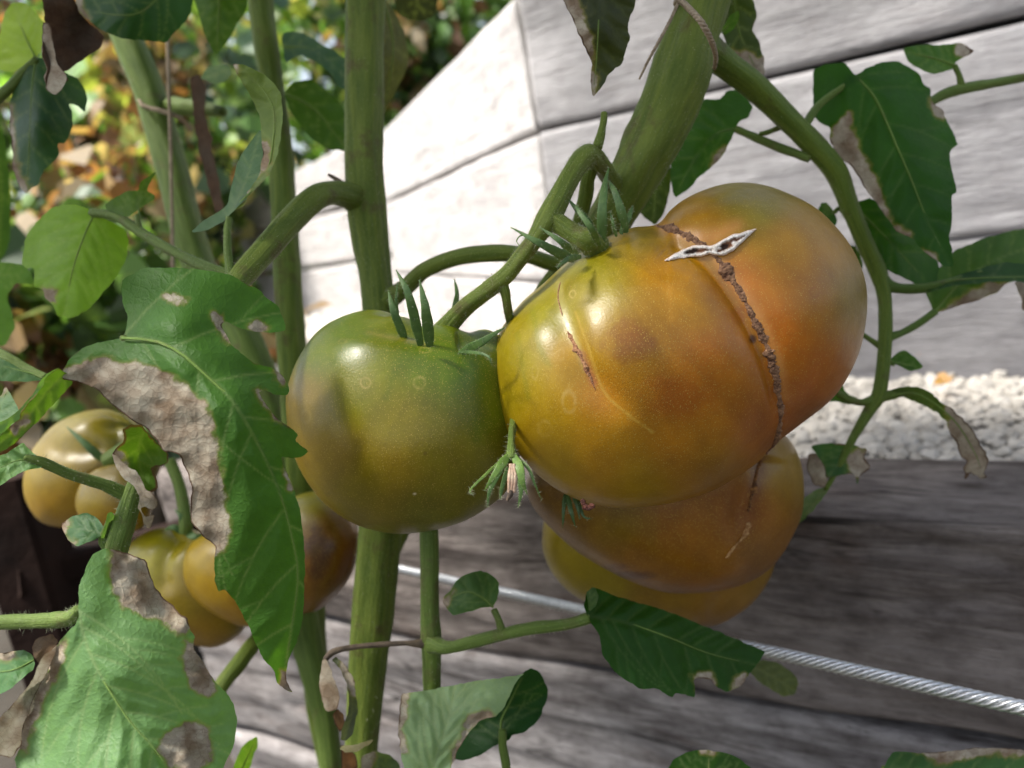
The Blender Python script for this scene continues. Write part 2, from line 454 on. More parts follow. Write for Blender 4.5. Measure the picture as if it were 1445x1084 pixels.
def make_wood(name, ca, cb, cc, crs):
    mt, t, out = newmat(name); uv = coords(t, 'UV'); tint = obj_tint(t)
    def mapped(sx, sy):
        mp = nd(t, 'ShaderNodeMapping'); mp.inputs['Scale'].default_value = (sx, sy, 1); t.links.new(uv, mp.inputs[0]); return mp.outputs[0]
    g1 = noisen(t, mapped(15, 110), 1.0, 6, 0.68, 0.5)
    g2 = noisen(t, mapped(70, 480), 1.0, 4, 0.65, 0.3)
    bl = noisen(t, mapped(9, 14), 1.0, 5, 0.6, 0.5)
    br = noisen(t, mapped(6, 16), 1.3, 6, 0.66)
    c = mixc(t, ca, cb, ramp(t, g1, [(0.36, 0), (0.64, 1)]))
    c = mixc(t, c, (0.52, 0.505, 0.50), ramp(t, bl, [(0.48, 0), (0.70, 0.75)]))
    c = mixc(t, c, (0.17, 0.115, 0.085), ramp(t, br, [(0.56, 0), (0.72, 0.75 * crs)]))
    c = mixc(t, c, (0.09, 0.08, 0.078), ramp(t, g2, [(0.60, 0), (0.76, cc)]))
    ck = noisen(t, mapped(3.5, 38), 1.0, 3, 0.5, 1.2)
    crk = ramp(t, mathn(t, 'ABSOLUTE', mathn(t, 'SUBTRACT', ck, 0.5)), [(0.0, 1), (0.018, 0)])
    crk = mathn(t, 'MULTIPLY', crk, ramp(t, noisen(t, mapped(4, 8), 1.0, 2), [(0.52, 0), (0.6, 1)]))
    mo = noisen(t, mapped(55, 90), 1.0, 5, 0.7)
    c = mixc(t, c, (0.55, 0.53, 0.52), ramp(t, mo, [(0.42, 0), (0.66, 0.85 * crs)]), 'MULTIPLY')
    kn = nd(t, 'ShaderNodeTexVoronoi'); kn.inputs['Scale'].default_value = 1.0; t.links.new(mapped(9, 22), kn.inputs['Vector'])
    c = mixc(t, c, (0.06, 0.045, 0.035), ramp(t, kn.outputs['Distance'], [(0.03, 0.8 * crs), (0.11, 0.0)]))
    crk = mathn(t, 'MULTIPLY', crk, crs)
    c = mixc(t, c, (0.02, 0.018, 0.017), crk)
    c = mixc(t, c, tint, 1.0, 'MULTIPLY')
    b = nd(t, 'ShaderNodeBsdfPrincipled'); t.links.new(c, b.inputs['Base Color']); b.inputs['Roughness'].default_value = 0.78
    b.inputs['Specular IOR Level'].default_value = 0.15
    t.links.new(bumpn(t, mathn(t, 'SUBTRACT', g1, mathn(t, 'MULTIPLY', g2, 0.6)), 0.7, 0.003), b.inputs['Normal'])
    t.links.new(b.outputs[0], out.inputs[0]); return mt

M_fruit = make_fruit(); M_leaf = make_leaf(); M_wood = make_wood('bleached_wood', (0.42, 0.41, 0.405), (0.33, 0.32, 0.32), 0.25, 0.45); M_wood2 = make_wood('cracked_wood', (0.46, 0.44, 0.43), (0.15, 0.135, 0.13), 0.9, 1.0)
M_stem = make_stem('stem_green', (0.140, 0.180, 0.026), (0.068, 0.108, 0.013), (0.085, 0.062, 0.022))
M_stalk = make_stem('stalk_green', (0.125, 0.185, 0.034), (0.068, 0.112, 0.018), (0.11, 0.10, 0.035))
M_dead = make_simple('dead_stalk', (0.16, 0.115, 0.075), (0.06, 0.042, 0.03), 260, 0.85, 0.6, 0.0006)
M_sepal = make_simple('sepal_green', (0.095, 0.165, 0.036), (0.050, 0.105, 0.022), 420, 0.5, 0.35, 0.0004, tinted=True)
M_hair = make_simple('plant_hair', (0.36, 0.38, 0.24), (0.26, 0.28, 0.16), 300, 0.5, 0.0)
M_cork = make_attrmat('cork_scar', 0.85, 1500, 0.0008)
M_twine = make_simple('twine', (0.40, 0.32, 0.22), (0.22, 0.165, 0.11), 800, 0.85, 0.6, 0.0005)
M_steel = make_simple('galvanised_steel', (0.72, 0.74, 0.75), (0.45, 0.46, 0.47), 600, 0.33, 0.25, 0.0003, metal=0.9)
M_soil = make_simple('soil', (0.032, 0.024, 0.017), (0.016, 0.016, 0.010), 6, 0.95, 0.6, 0.02)
M_gravel = make_simple('limestone', (0.56, 0.53, 0.485), (0.30, 0.275, 0.24), 70, 0.85, 0.5, 0.002)
M_darkwood = make_simple('dark_stained_wood', (0.022, 0.011, 0.008), (0.010, 0.006, 0.005), 30, 0.9, 0.5, 0.002)
M_darkwood.node_tree.nodes['Principled BSDF'].inputs['Specular IOR Level'].default_value = 0.12
M_bark = make_simple('bark', (0.12, 0.09, 0.06), (0.06, 0.045, 0.03), 25, 0.9, 0.7, 0.01)
def make_foliage():
    mt, t, out = newmat('shrub_foliage'); a = attr(t, 'col')
    b = nd(t, 'ShaderNodeBsdfPrincipled'); t.links.new(a.outputs['Color'], b.inputs['Base Color']); b.inputs['Roughness'].default_value = 0.45
    tr = nd(t, 'ShaderNodeBsdfTranslucent'); tc = mixc(t, a.outputs['Color'], (1.4, 1.35, 0.6), 1.0, 'MULTIPLY'); t.links.new(tc, tr.inputs['Color'])
    ms = nd(t, 'ShaderNodeMixShader'); ms.inputs[0].default_value = 0.45
    t.links.new(b.outputs[0], ms.inputs[1]); t.links.new(tr.outputs[0], ms.inputs[2]); t.links.new(ms.outputs[0], out.inputs[0]); return mt
M_foliage = make_foliage()

# ------------------------------------------------------------------ builders
def leaf(parent, outline, midrib, ctrl, tint=(0.045, 0.10, 0.028), dry=(), edge=0.0, step=5.0, fold=0.0, quilt=0.0009,
         nv=6, seed=1, jit=1.2, name='leaf', wob=0.0012, rib=True, alldry=0.0, ribr=1.6, label=None, crumple=0.0, vang=55, vs=0.42, own=0.0):
    ol = densify(outline, step * 0.8, jit, seed)
    pts, faces = tri_poly(ol, step, seed)
    x, y = pts[:, 0], pts[:, 1]
    df = tps(ctrl)
    mr = spline(np.asarray(midrib, float), 24)
    d = df(x, y)
    md, mt_, sg = seg_dist(x, y, mr)
    ext = max(np.ptp(ol[:, 0]), np.ptp(ol[:, 1]))
    vein = np.exp(-(md / np.maximum(1.6, 3.0 * (1 - mt_))) ** 2)
    vd = md.copy()
    T = np.gradient(mr, axis=0); T /= np.linalg.norm(T, axis=1)[:, None]
    r = np.random.default_rng(seed)
    for k in range(nv):
        for s in (-1, 1):
            t0 = (k + 0.35 + 0.25 * s + r.uniform(-.12, .12)) / (nv + 0.4)
            i = int(np.clip(t0, 0, 0.97) * 23); p = mr[i]; tt = T[i]; nn = np.array([-tt[1], tt[0]]) * s
            Lv = ext * 0.55 * (1 - 0.45 * t0)
            q = [p]; 
            for j in range(1, 7):
                a = math.radians(vang + 6 - j * 5.5)
                q.append(q[-1] + (tt * math.cos(a) + nn * math.sin(a)) * Lv / 6)
            dd, ta, _ = seg_dist(x, y, q)
            vein = np.maximum(vein, 0.85 * np.exp(-(dd / (1.7 * (1 - 0.5 * ta))) ** 2))
            vd = np.minimum(vd, dd)
            # a forked vein
            p2 = q[2]; q2 = [p2]
            for j in range(1, 5):
                a = math.radians(vang + 30 - j * 5)
                q2.append(q2[-1] + (tt * math.cos(a) + nn * math.sin(a)) * Lv / 8)
            dd, ta, _ = seg_dist(x, y, q2)
            vein = np.maximum(vein, 0.55 * np.exp(-(dd / 1.4) ** 2)); vd = np.minimum(vd, dd + 1.0)
    dm = ext / (nv * 2.2)
    dry_m = np.zeros_like(x) + alldry
    for pg in dry:
        s_ = sdf(x, y, pg) + 4 * fbm(x / 10, y / 10, 0, seed + 9)
        dry_m = np.maximum(dry_m, smooth(-13, 11, s_))
    bulge = quilt * (1 - np.exp(-(vd / (dm * 0.55)) ** 2))
    d = d - bulge + fold * md * d / F + wob * (noise(x / 85, y / 85, 0, seed + 20) + 0.25 * noise(x / 33, y / 33, 0, seed + 21)) + (0.0010 + crumple) * dry_m * (0.75 * noise(x / 38, y / 30, 0, seed + 4) + 0.12 * noise(x / 13, y / 13, 0, seed + 6))
    oe = -sdf(x, y, ol)
    eg = np.exp(-(np.abs(oe) / 5.0) ** 2) * (edge > 0) * (0.35 + edge) + 0
    eg = np.maximum(eg, np.exp(-(np.abs(oe) / 3.2) ** 2) * dry_m * 0.95)
    d = d + dry_m * np.exp(-(np.abs(oe) / 13.0) ** 2) * (0.0016 + 0.0022 * noise(x / 20, y / 20, 0, seed + 33))
    lf = np.stack([vein * vs, dry_m, np.clip(eg, 0, 1), np.zeros_like(vein) + own], 1)
    V = P(x, y, d)
    o = mk(name, V, faces, M_leaf, parent, {'lf': lf}, uv=pts / 100.0 + seed * 3.7, tint=tint, label=label)
    if rib:
        q = mr[:22]; dq = df(q[:, 0], q[:, 1]) - 0.0001
        C = P(q[:, 0], q[:, 1], dq); R = np.linspace(ribr, 0.35, len(q)) * dq / F
        Vt, ft, ut, _ = tube_world(C, R, 8, 0.7)
        mk('midrib', Vt, ft, M_stalk, o, uv=ut, tint=(1.2 + tint[0] * 3, 1.2 + tint[1] * 2, 1.3 + tint[2] * 6))
    return o

def sepal(parent, path, wpx, tint=(1, 1, 1), hair=24, flat=0.16, name='sepal', taper=0.08, mat=None):
    n = 16
    q = spline(path, n)
    C = P(q[:, 0], q[:, 1], q[:, 2]); t = np.linspace(0, 1, n)
    prof = np.maximum(taper, np.minimum(1, 0.55 + t * 2.2) * (1 - t ** 1.7) ** 0.8)
    R = wpx * 0.5 * prof * q[:, 2] / F
    V, f, uv, N = tube_world(C, R * 0.92, 12, flat, rough=0.12, ridges=3, seed=int(q[0, 0]))
    o = mk(name, V, f, mat or M_sepal, parent, uv=uv, tint=tint)
    if hair:
        idx = rng.integers(0, len(N), hair); base = V[idx]
        dirs = N[idx] + rng.normal(0, 0.5, (hair, 3)); dirs /= np.linalg.norm(dirs, axis=1)[:, None]
        L = 0.0010 * rng.uniform(0.4, 1.2, hair); side = np.cross(dirs, base - CO); side /= np.linalg.norm(side, axis=1)[:, None]
        HV = np.stack([base - side * 4e-5, base + side * 4e-5, base + dirs * L[:, None]], 1).reshape(-1, 3)
        mk('hair', HV, np.arange(3 * hair).reshape(-1, 3), M_hair, o, kind='stuff')
    return o

class Fruit:
    def __init__(self, label, outline, center, d0, Dm, anchors, grooves=(), dimple=None, lines=(), spots=(), blots=(), nth=240, nph=130, ribs=None, lobes=(), group='ripening tomatoes', seed=0, power=3.0, calyx=None, mul=(.68, .73, .14)):
        cx, cy = center
        o = np.asarray(outline, float); o = np.vstack([o, o[:1]])
        # closed smooth outline, resampled by angle
        q = np.vstack([o[-4:-1], o, o[1:4]]); sp = spline(q, 900)[0:]
        a = np.unwrap(np.arctan2(sp[:, 1] - cy, sp[:, 0] - cx)); r = np.hypot(sp[:, 0] - cx, sp[:, 1] - cy)
        th = np.linspace(0, 2 * math.pi, nth, endpoint=False)
        order = np.argsort(a % (2 * math.pi)); aa = (a % (2 * math.pi))[order]; rr_ = r[order]
        aa = np.concatenate([aa - 2 * math.pi, aa, aa + 2 * math.pi]); rr_ = np.concatenate([rr_] * 3)
        R = np.interp(th, aa, rr_)
        k = np.exp(-0.5 * (np.arange(-6, 7) / 2.2) ** 2); k /= k.sum()
        R = np.convolve(np.concatenate([R[-6:], R, R[:6]]), k, 'valid')
        nf = int(nph * 0.72)
        ph = np.concatenate([np.linspace(0.0, math.pi / 2, nf, endpoint=False), np.linspace(math.pi / 2, math.pi, nph - nf)])
        ph[0] = 1e-3; ph[-1] = math.pi - 1e-3
        TH, PHI = np.meshgrid(th, ph)
        RR = np.tile(R, (len(ph), 1))
        Rm = R.mean()
        # towards the poles the outline's dents fade
        wgt = np.sin(PHI) ** 1.0
        RR = RR * wgt + (Rm * 0.3 + RR * 0.7) * (1 - wgt)
        ks = math.sqrt(max(0.2, 1 - (Dm / d0) ** 2))
        C = P(cx, cy, d0); v = (C - CO) / np.linalg.norm(C - CO)
        sx = RR * np.sin(PHI) ** 0.94 * np.cos(TH) * d0 / F * ks; sy = RR * np.sin(PHI) ** 0.94 * np.sin(TH) * d0 / F * ks
        V = C + sx[..., None] * cx_ - sy[..., None] * cu_ - (Dm * np.cos(PHI))[..., None] * v
        V = V.reshape(-1, 3)
        N = V - C; N /= np.linalg.norm(N, axis=1)[:, None]
        front = (np.cos(PHI).ravel() > -0.15)
        X, Y, Dp = project(V)
        disp = np.zeros(len(V))
        for (path, dep, wpx, f0, f1) in grooves:
            gp = spline(np.asarray(path, float), 40); dd, tt, _ = seg_dist(X, Y, gp)
            disp -= np.where(front, dep * np.exp(-(dd / wpx) ** 2) * smooth(0, f0, tt + 1e-6) * (1 - smooth(1 - f1, 1.0, tt)), 0)
        for (lx, ly, amp, rad) in lobes:
            disp += np.where(front, amp * np.exp(-(((X - lx) ** 2 + (Y - ly) ** 2) / rad ** 2)), 0)
        disp += 0.0006 * fbm(V[:, 0] * 45, V[:, 1] * 45, V[:, 2] * 45, 3 + seed, 2)
        V = V + N * disp[:, None]
        if dimple:
            (dx, dy, dd_, rad, dep, nr, amp) = dimple
            Q = P(dx, dy, dd_); dist = np.linalg.norm(V - Q, axis=1)
            up = cu_ * 0.8 - fw * 0.25
            ax1 = cx_; ax2 = fw
            rel = V - Q; ang = np.arctan2(rel @ ax2, rel @ ax1)
            g = np.exp(-(dist / rad) ** 2)
            V = V - (dep * g)[:, None] * cu_ 
            V = V + (amp * np.cos(nr * ang + 0.7 * np.sin(2 * ang)) * np.exp(-(dist / (rad * 2.1)) ** 2) * (1 - np.exp(-(dist / (rad * 0.5)) ** 2)))[:, None] * N
        X, Y, Dp = project(V)
        # the fruit's own ripening colours
        num = 0; den = 0
        for (ax, ay, c) in anchors:
            wg = 1.0 / (((X - ax) ** 2 + (Y - ay) ** 2) + 500.0) ** (power / 2)
            num = num + wg[:, None] * lin(c)[None]; den = den + wg
        col = num / den[:, None] * np.array(mul) * 1.1
        kx, ky = calyx or (cx, cy - R.mean())
        kr = np.hypot(X - kx, Y - ky)
        st = fbm(np.arctan2(Y - ky, X - kx) * 9, kr / 260.0, 0, 31 + seed, 3) * smooth(12, 70, kr)
        col = col * (1 + 0.10 * st + 0.10 * fbm(X / 60, Y / 60, 0, 11 + seed))[:, None]
        for (path, wpx, c, op) in lines:
            dd, tt, _ = seg_dist(X, Y, spline(np.asarray(path, float), 40)); dd = dd + 1.2 * fbm(X / 8, Y / 8, 0, 5)
            k_ = (op * np.exp(-(dd / wpx) ** 2) * front)[:, None]; col = col * (1 - k_) + lin(c) * k_
        for (bx, by, rx, ry, c, op) in blots:
            e = np.hypot((X - bx) / rx, (Y - by) / ry) + 0.25 * fbm(X / 18, Y / 18, 0, 41)
            k_ = (op * (1 - smooth(0.35, 1.1, e)) * front)[:, None]; col = col * (1 - k_) + lin(c) * k_
        for (bx, by, rx, ry, op) in spots:
            e = np.hypot((X - bx) / rx, (Y - by) / ry)
            e = e + 0.12 * noise(X / 5, Y / 5, 0, 77); k_ = (op * 0.6 * (0.65 + 0.5 * noise(X / 7, Y / 7, 0, 78)) * np.exp(-((e - 1) / 0.24) ** 2) * front)[:, None]; col = col * (1 - k_) + lin((205, 180, 110)) * k_
        col = np.clip(col, 0.002, 0.9)
        low = C - cu_ * R.mean() * d0 / F
        self.root = thing('tomato', label, 'tomato', low, group)
        self.skin = mk('flesh', V, grid_faces(len(ph), nth), M_fruit, self.root, {'col': col})
        vd = V - CO; nn = np.einsum('ij,ij->i', N, vd) < 0
        self.fx, self.fy, self.fd, self.fV, self.fN = X[nn], Y[nn], Dp[nn], V[nn], N[nn]

    def depth(self, x, y):
        x = np.atleast_1d(x); y = np.atleast_1d(y); r = []
        for a, b in zip(x, y):
            d2 = (self.fx - a) ** 2 + (self.fy - b) ** 2; i = np.argpartition(d2, 5)[:5]
            wg = 1 / (d2[i] + 0.5); r.append((self.fd[i] * wg).sum() / wg.sum())
        return np.array(r)

def cork(fr, path, r0, r1, period, c1, c2, lift=0.0, n=None, name='scar', seed=0, label=None):
    p = spline(np.asarray(path, float), n or 170)
    L = np.concatenate([[0], np.cumsum(np.hypot(*np.diff(p, axis=0).T))])
    d = fr.depth(p[:, 0], p[:, 1]) - lift
    t = L / L[-1]
    ph = L / period + 0.6 * np.sin(L / 37.0)
    saw = np.abs(((ph % 1.0) - 0.5) * 2)
    prof = (0.45 + 0.16 * (1 - saw) + 0.60 * np.clip(noise(L / 15, L * 0, 2, seed + 30) + 0.40, 0, 1)) * (r0 * (1 - t) + r1 * t) * (1 + 0.25 * noise(L / 11, L * 0, 0, seed)) * np.minimum(1, np.minimum(t, 1 - t) * 14 + 0.25)
    px = p + 1.2 * np.stack([noise(L / 9, L * 0, 0, 2 + seed), noise(L / 9, L * 0, 3, 2 + seed)], 1)
    C = P(px[:, 0], px[:, 1], d); R = prof * d / F
    sides = 16
    V, f, uv, N = tube_world(C, R, sides, 0.55, rough=0.0)
    nz = fbm(V[:, 0] * 900, V[:, 1] * 900, V[:, 2] * 900, 3 + seed, 3)
    Rv = np.concatenate([np.repeat(R, sides), [R[0], R[-1]]]); Nn = np.vstack([N, [[0, 0, 0], [0, 0, 0]]])
    nz2 = fbm(V[:, 0] * 2600, V[:, 1] * 2600, V[:, 2] * 2600, 13 + seed, 2)
    V = V + Nn * (Rv * (0.38 * nz + 0.28 * nz2))[:, None]
    nz = nz * 0.6 + nz2 * 0.7
    k = np.clip(0.5 + 0.8 * nz, 0, 1)[:, None]
    return mk(name, V, f, M_cork, fr.root, {'col': lin(c1) * k + lin(c2) * (1 - k)}, label=label)

def sleeper(parent, A, B, z0, z1, thick, tint, seed, nu=140, back=None, uvoff=0.0, name='sleeper', sag=0.0012, mat=None, rel=0.4):
    """A, B: plan points of the front face's ends; the timber lies behind that face"""
    A = np.asarray(A, float)[:2]; B = np.asarray(B, float)[:2]
    u = (B - A); L = np.linalg.norm(u); u /= L
    n = np.array([-u[1], u[0]])
    if np.dot(n, A) < 0: n = -n                   # pointing away from the camera
    H = z1 - z0; rd = 0.006
    prof = []
    def arc(cx, cy, a0, a1):
        for k in range(4):
            a = math.radians(a0 + (a1 - a0) * k / 3); prof.append((cx + rd * math.cos(a), cy + rd * math.sin(a)))
    def lin_(p, q, k):
        for i in range(1, k): prof.append((p[0] + (q[0] - p[0]) * i / k, p[1] + (q[1] - p[1]) * i / k))
    # s (depth), z
    arc(rd, rd, 270, 180); lin_((0, rd), (0, H - rd), 24); arc(rd, H - rd, 180, 90); lin_((rd, H), (thick - rd, H), 12); arc(thick - rd, H - rd, 90, 0); lin_((thick, H - rd), (thick, rd), 4); arc(thick - rd, rd, 0, -90)
    pr = np.array(prof); m_ = len(pr)
    nx = np.gradient(np.vstack([pr[-1:], pr, pr[:1]]), axis=0)[1:-1]; nrm = np.stack([-nx[:, 1], nx[:, 0]], 1); nrm /= np.linalg.norm(nrm, axis=1)[:, None]
    c_ = pr.mean(0); sgn = np.sign(((pr - c_) * nrm).sum(1)); nrm *= sgn[:, None]
    per = np.concatenate([[0], np.cumsum(np.hypot(*np.diff(pr, axis=0).T))])
    s = np.linspace(0, L, nu)
    SS, PP = np.meshgrid(s, per, indexing='ij')
    dis = 0.0022 * fbm(SS * 9, PP * 60, 0, seed, 3) + 0.003 * fbm(SS * 5, PP * 14, 0, seed + 7, 2)
    ridge = np.abs(noise(SS * 5 + 3, PP * 34, 0, seed + 13)); dis -= 0.0035 * np.exp(-(ridge / 0.05) ** 2) * smooth(0.0, 0.4, noise(SS * 4, PP * 9, 0, seed + 15))
    dis = dis * (1.0 if mat is not None else rel)
    pos = pr[None] + nrm[None] * dis[..., None]
    V = np.zeros((nu, m_, 3))
    V[..., :2] = A + SS[..., None] * u + pos[..., :1] * n
    V[..., 2] = z0 + pos[..., 1] + sag * noise(SS * 3, SS * 0, 0, seed + 2)
    V = V.reshape(-1, 3); f = grid_faces(nu, m_)
    V = np.vstack([V, V[:m_].mean(0), V[-m_:].mean(0)])
    a, b = len(V) - 2, len(V) - 1
    for j in range(m_): f.append([a, (j + 1) % m_, j]); f.append([b, (nu - 1) * m_ + j, (nu - 1) * m_ + (j + 1) % m_])
    uv = np.stack([SS.ravel() + uvoff, PP.ravel() + seed * 0.77], 1); uv = np.vstack([uv, [[uvoff, 0], [L + uvoff, 0]]])
    return mk(name, V, f, mat or M_wood, parent, uv=uv, tint=tint)

#SECTIONS
# ------------------------------------------------------------------ the setting: ground, gravel, timber walls
def ray(px, py): return P(px, py, 1.0) - CO
def hitv(px, py, a, b):
    a = np.asarray(a)[:2]; b = np.asarray(b)[:2]
    n = np.array([-(b - a)[1], (b - a)[0]]); r = ray(px, py); t = np.dot(n, a - CO[:2]) / np.dot(n, r[:2]); return CO + r * t
aR = P(1445, 330, .52)[:2]; aL = P(780, 330, .70)[:2]; bL = P(540, 290, 1.5)[:2]
aX = aR + (aR - aL) * 0.9
zg1 = (hitv(1445, 25, aL, aR)[2] + hitv(780, 180, aL, aR)[2]) / 2
zg2 = (hitv(1445, 328, aL, aR)[2] + hitv(1345, 340, aL, aR)[2]) / 2
zbot = hitv(1445, 507, aL, aR)[2]
ztop = hitv(700, 20, aL, bL)[2]
dirA = (aL - aR) / np.linalg.norm(aL - aR)
# front timber: its front top edge passes through pixel (1445, 729) at the gravel's height
r_ = ray(1445, 729); tD = (zbot - 0.004 - CO[2]) / r_[2]; dR = (CO + r_ * tD)[:2]
r_ = ray(1445, 640); tD2 = (zbot - 0.004 - CO[2]) / r_[2]; thickD = abs(np.cross((CO + r_ * tD2)[:2] - dR, dirA))
nA = np.array([-dirA[1], dirA[0]]); nA = nA if np.dot(nA, aR) > 0 else -nA
dX = dR - dirA * 0.45; dL = dR + dirA * 0.60
zD = zbot - 0.004
zDg = hitv(1150, 1004, dR, dL)[2]

gnd = mk('ground', [[-120, -120, 0], [120, -120, 0], [120, 200, 0], [-120, 200, 0]], [[0, 1, 2, 3]], M_soil, kind='structure', sm=False)
cL = P(335, 330, 2.5)[:2]
back = nA * (thickD * 0.5)
gp = [dX + back, dL + back, cL + np.array([-0.02, 0]), bL, aL, aX]
zs = zD - 0.010
mk('gravel_path', [[p[0], p[1], zs] for p in gp], [[0, 1, 2, 3, 4, 5]], M_soil, kind='structure', sm=False)

def stones(n, fn, size, name, z, seed):
    r = np.random.default_rng(seed)
    t = (1 + 5 ** .5) / 2
    ico = np.array([[-1, t, 0], [1, t, 0], [-1, -t, 0], [1, -t, 0], [0, -1, t], [0, 1, t], [0, -1, -t], [0, 1, -t], [t, 0, -1], [t, 0, 1], [-t, 0, -1], [-t, 0, 1]]) / 1.9
    fc = np.array([[0, 11, 5], [0, 5, 1], [0, 1, 7], [0, 7, 10], [0, 10, 11], [1, 5, 9], [5, 11, 4], [11, 10, 2], [10, 7, 6], [7, 1, 8], [3, 9, 4], [3, 4, 2], [3, 2, 6], [3, 6, 8], [3, 8, 9], [4, 9, 5], [2, 4, 11], [6, 2, 10], [8, 6, 7], [9, 8, 1]])
    xy = fn(r, n); sz = size * (0.35 + 1.2 * r.uniform(0, 1, n) ** 1.8)
    V = ico[None] * (1 + r.uniform(-.28, .28, (n, 12, 1))) * sz[:, None, None]
    V = V * np.stack([r.uniform(.8, 1.3, n), r.uniform(.8, 1.2, n), r.uniform(.5, .8, n)], 1)[:, None]
    a = r.uniform(0, 6.28, n); ca, sa = np.cos(a)[:, None], np.sin(a)[:, None]
    X = V[..., 0] * ca - V[..., 1] * sa; Y = V[..., 0] * sa + V[..., 1] * ca
    W = np.stack([X + xy[:, :1], Y + xy[:, 1:2], V[..., 2] + z + r.uniform(-.2, .5, n)[:, None] * sz[:, None]], -1).reshape(-1, 3)
    FF = (fc[None] + (np.arange(n) * 12)[:, None, None]).reshape(-1, 3)
    return mk(name, W, FF, M_gravel, kind='stuff', sm=False)

def near_gravel(r, n):
    k = r.uniform(-0.42, 0.62, n); q = r.uniform(0, 1, n)
    D0 = dR + nA * (thickD + 0.002); gap = abs(np.dot(aR - D0, nA)) - 0.004
    return D0 + k[:, None] * dirA + (q * gap)[:, None] * nA
gr = stones(15000, near_gravel, 0.0036, 'gravel', zs + 0.002, 3)
gr['label'] = 'white limestone gravel between the two timber walls'
def far_gravel(r, n):
    a = r.uniform(0, 1, n)[:, None]; b = r.uniform(0, 1, n)[:, None]
    p = dL + back * 2 + (cL - dL) * a; q = aL + (bL - aL) * np.minimum(1, a * 1.6)
    return p * (1 - b) + q * b
gr2 = stones(1600, far_gravel, 0.014, 'gravel', zs + 0.002, 4)
gr2['label'] = 'white gravel of the path running away along the pale wall'

def bank(name, pts, z0, z1):
    n_ = len(pts); V = [[p[0], p[1], z0] for p in pts] + [[p[0], p[1], z1] for p in pts]
    f = [[i, (i + 1) % n_, n_ + (i + 1) % n_, n_ + i] for i in range(n_)] + [list(range(n_ - 1, -1, -1)), list(range(n_, 2 * n_))]
    return mk(name, V, f, M_soil, kind='structure', sm=False)
nB = np.array([-(bL - aL)[1], (bL - aL)[0]]); nB /= np.linalg.norm(nB); nB = nB if np.dot(nB, aL) > 0 else -nB
bank('earth_bank', [aX + nA * .085, aL + (nA + nB) * .06, bL + nB * .085, bL + nB * 1.4, aX + nA * 2.0], 0.0, ztop - 0.03)
bank('earth_fill', [dX + nA * .05, dL + nA * .05, cL + np.array([0.05, -.02]), bL + nB * .05, aL + (nA + nB) * .05, aX + nA * .05], 0.002, zs - 0.004)
wa = thing('timber_wall', 'grey weathered sleeper wall in the upper right behind the leafy side branch', 'wall', (aR[0], aR[1], zbot), 'timber sleeper walls')
g = 0.0009
pale = (.94, .94, .98)
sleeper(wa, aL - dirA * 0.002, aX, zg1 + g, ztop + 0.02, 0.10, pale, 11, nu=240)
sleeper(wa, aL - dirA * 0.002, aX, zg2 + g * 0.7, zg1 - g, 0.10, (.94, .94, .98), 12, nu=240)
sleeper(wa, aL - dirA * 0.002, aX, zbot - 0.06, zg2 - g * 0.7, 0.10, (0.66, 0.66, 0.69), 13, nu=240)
wb = thing('timber_wall', 'sunlit pale sleeper wall receding between the main stem and the thick tied stem', 'wall', (bL[0], bL[1], zbot), 'timber sleeper walls')
dirB = (bL - aL) / np.linalg.norm(bL - aL)
a2 = aL + dirB * 0.004
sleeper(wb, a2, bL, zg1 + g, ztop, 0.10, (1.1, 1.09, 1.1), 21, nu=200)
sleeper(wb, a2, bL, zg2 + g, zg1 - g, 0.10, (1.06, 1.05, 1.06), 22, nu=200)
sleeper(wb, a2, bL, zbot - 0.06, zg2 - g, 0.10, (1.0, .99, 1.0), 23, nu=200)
wc = thing('timber_wall', 'far pale sleeper wall seen left of the main stem above the left tomato', 'wall', (cL[0], cL[1], zbot), 'timber sleeper walls')
dirC = (cL - bL) / np.linalg.norm(cL - bL); b2 = bL + dirC * 0.004
ztopC = hitv(420, 236, bL, cL)[2]
hC = (ztopC - zbot) / 3
for k, s in enumerate((31, 32, 33)):
    sleeper(wc, b2, cL, zbot - 0.05 * (k == 0) + hC * k + 0.004, zbot + hC * (k + 1) - 0.004, 0.10, (1.05, 1.04, 1.04), s, nu=120)
wd = thing('timber_wall', 'low front timber edging with dark cracked face below the tomatoes', 'wall', (dR[0], dR[1], 0), 'timber sleeper walls')
sleeper(wd, dX, dL, zDg + 0.0012, zD, thickD, (0.45, 0.41, 0.39), 41, nu=420, sag=0.005, mat=M_wood2)
zz = zDg - 0.003; hD = 0.125; k = 0
while zz > 0.02:
    sleeper(wd, dX + nA * 0.004 * (k % 2), dL, max(zz - hD, -0.02), zz, thickD, (0.60, 0.59, 0.60), 42 + k, nu=300, sag=.004, mat=M_wood2); zz -= hD + 0.006; k += 1

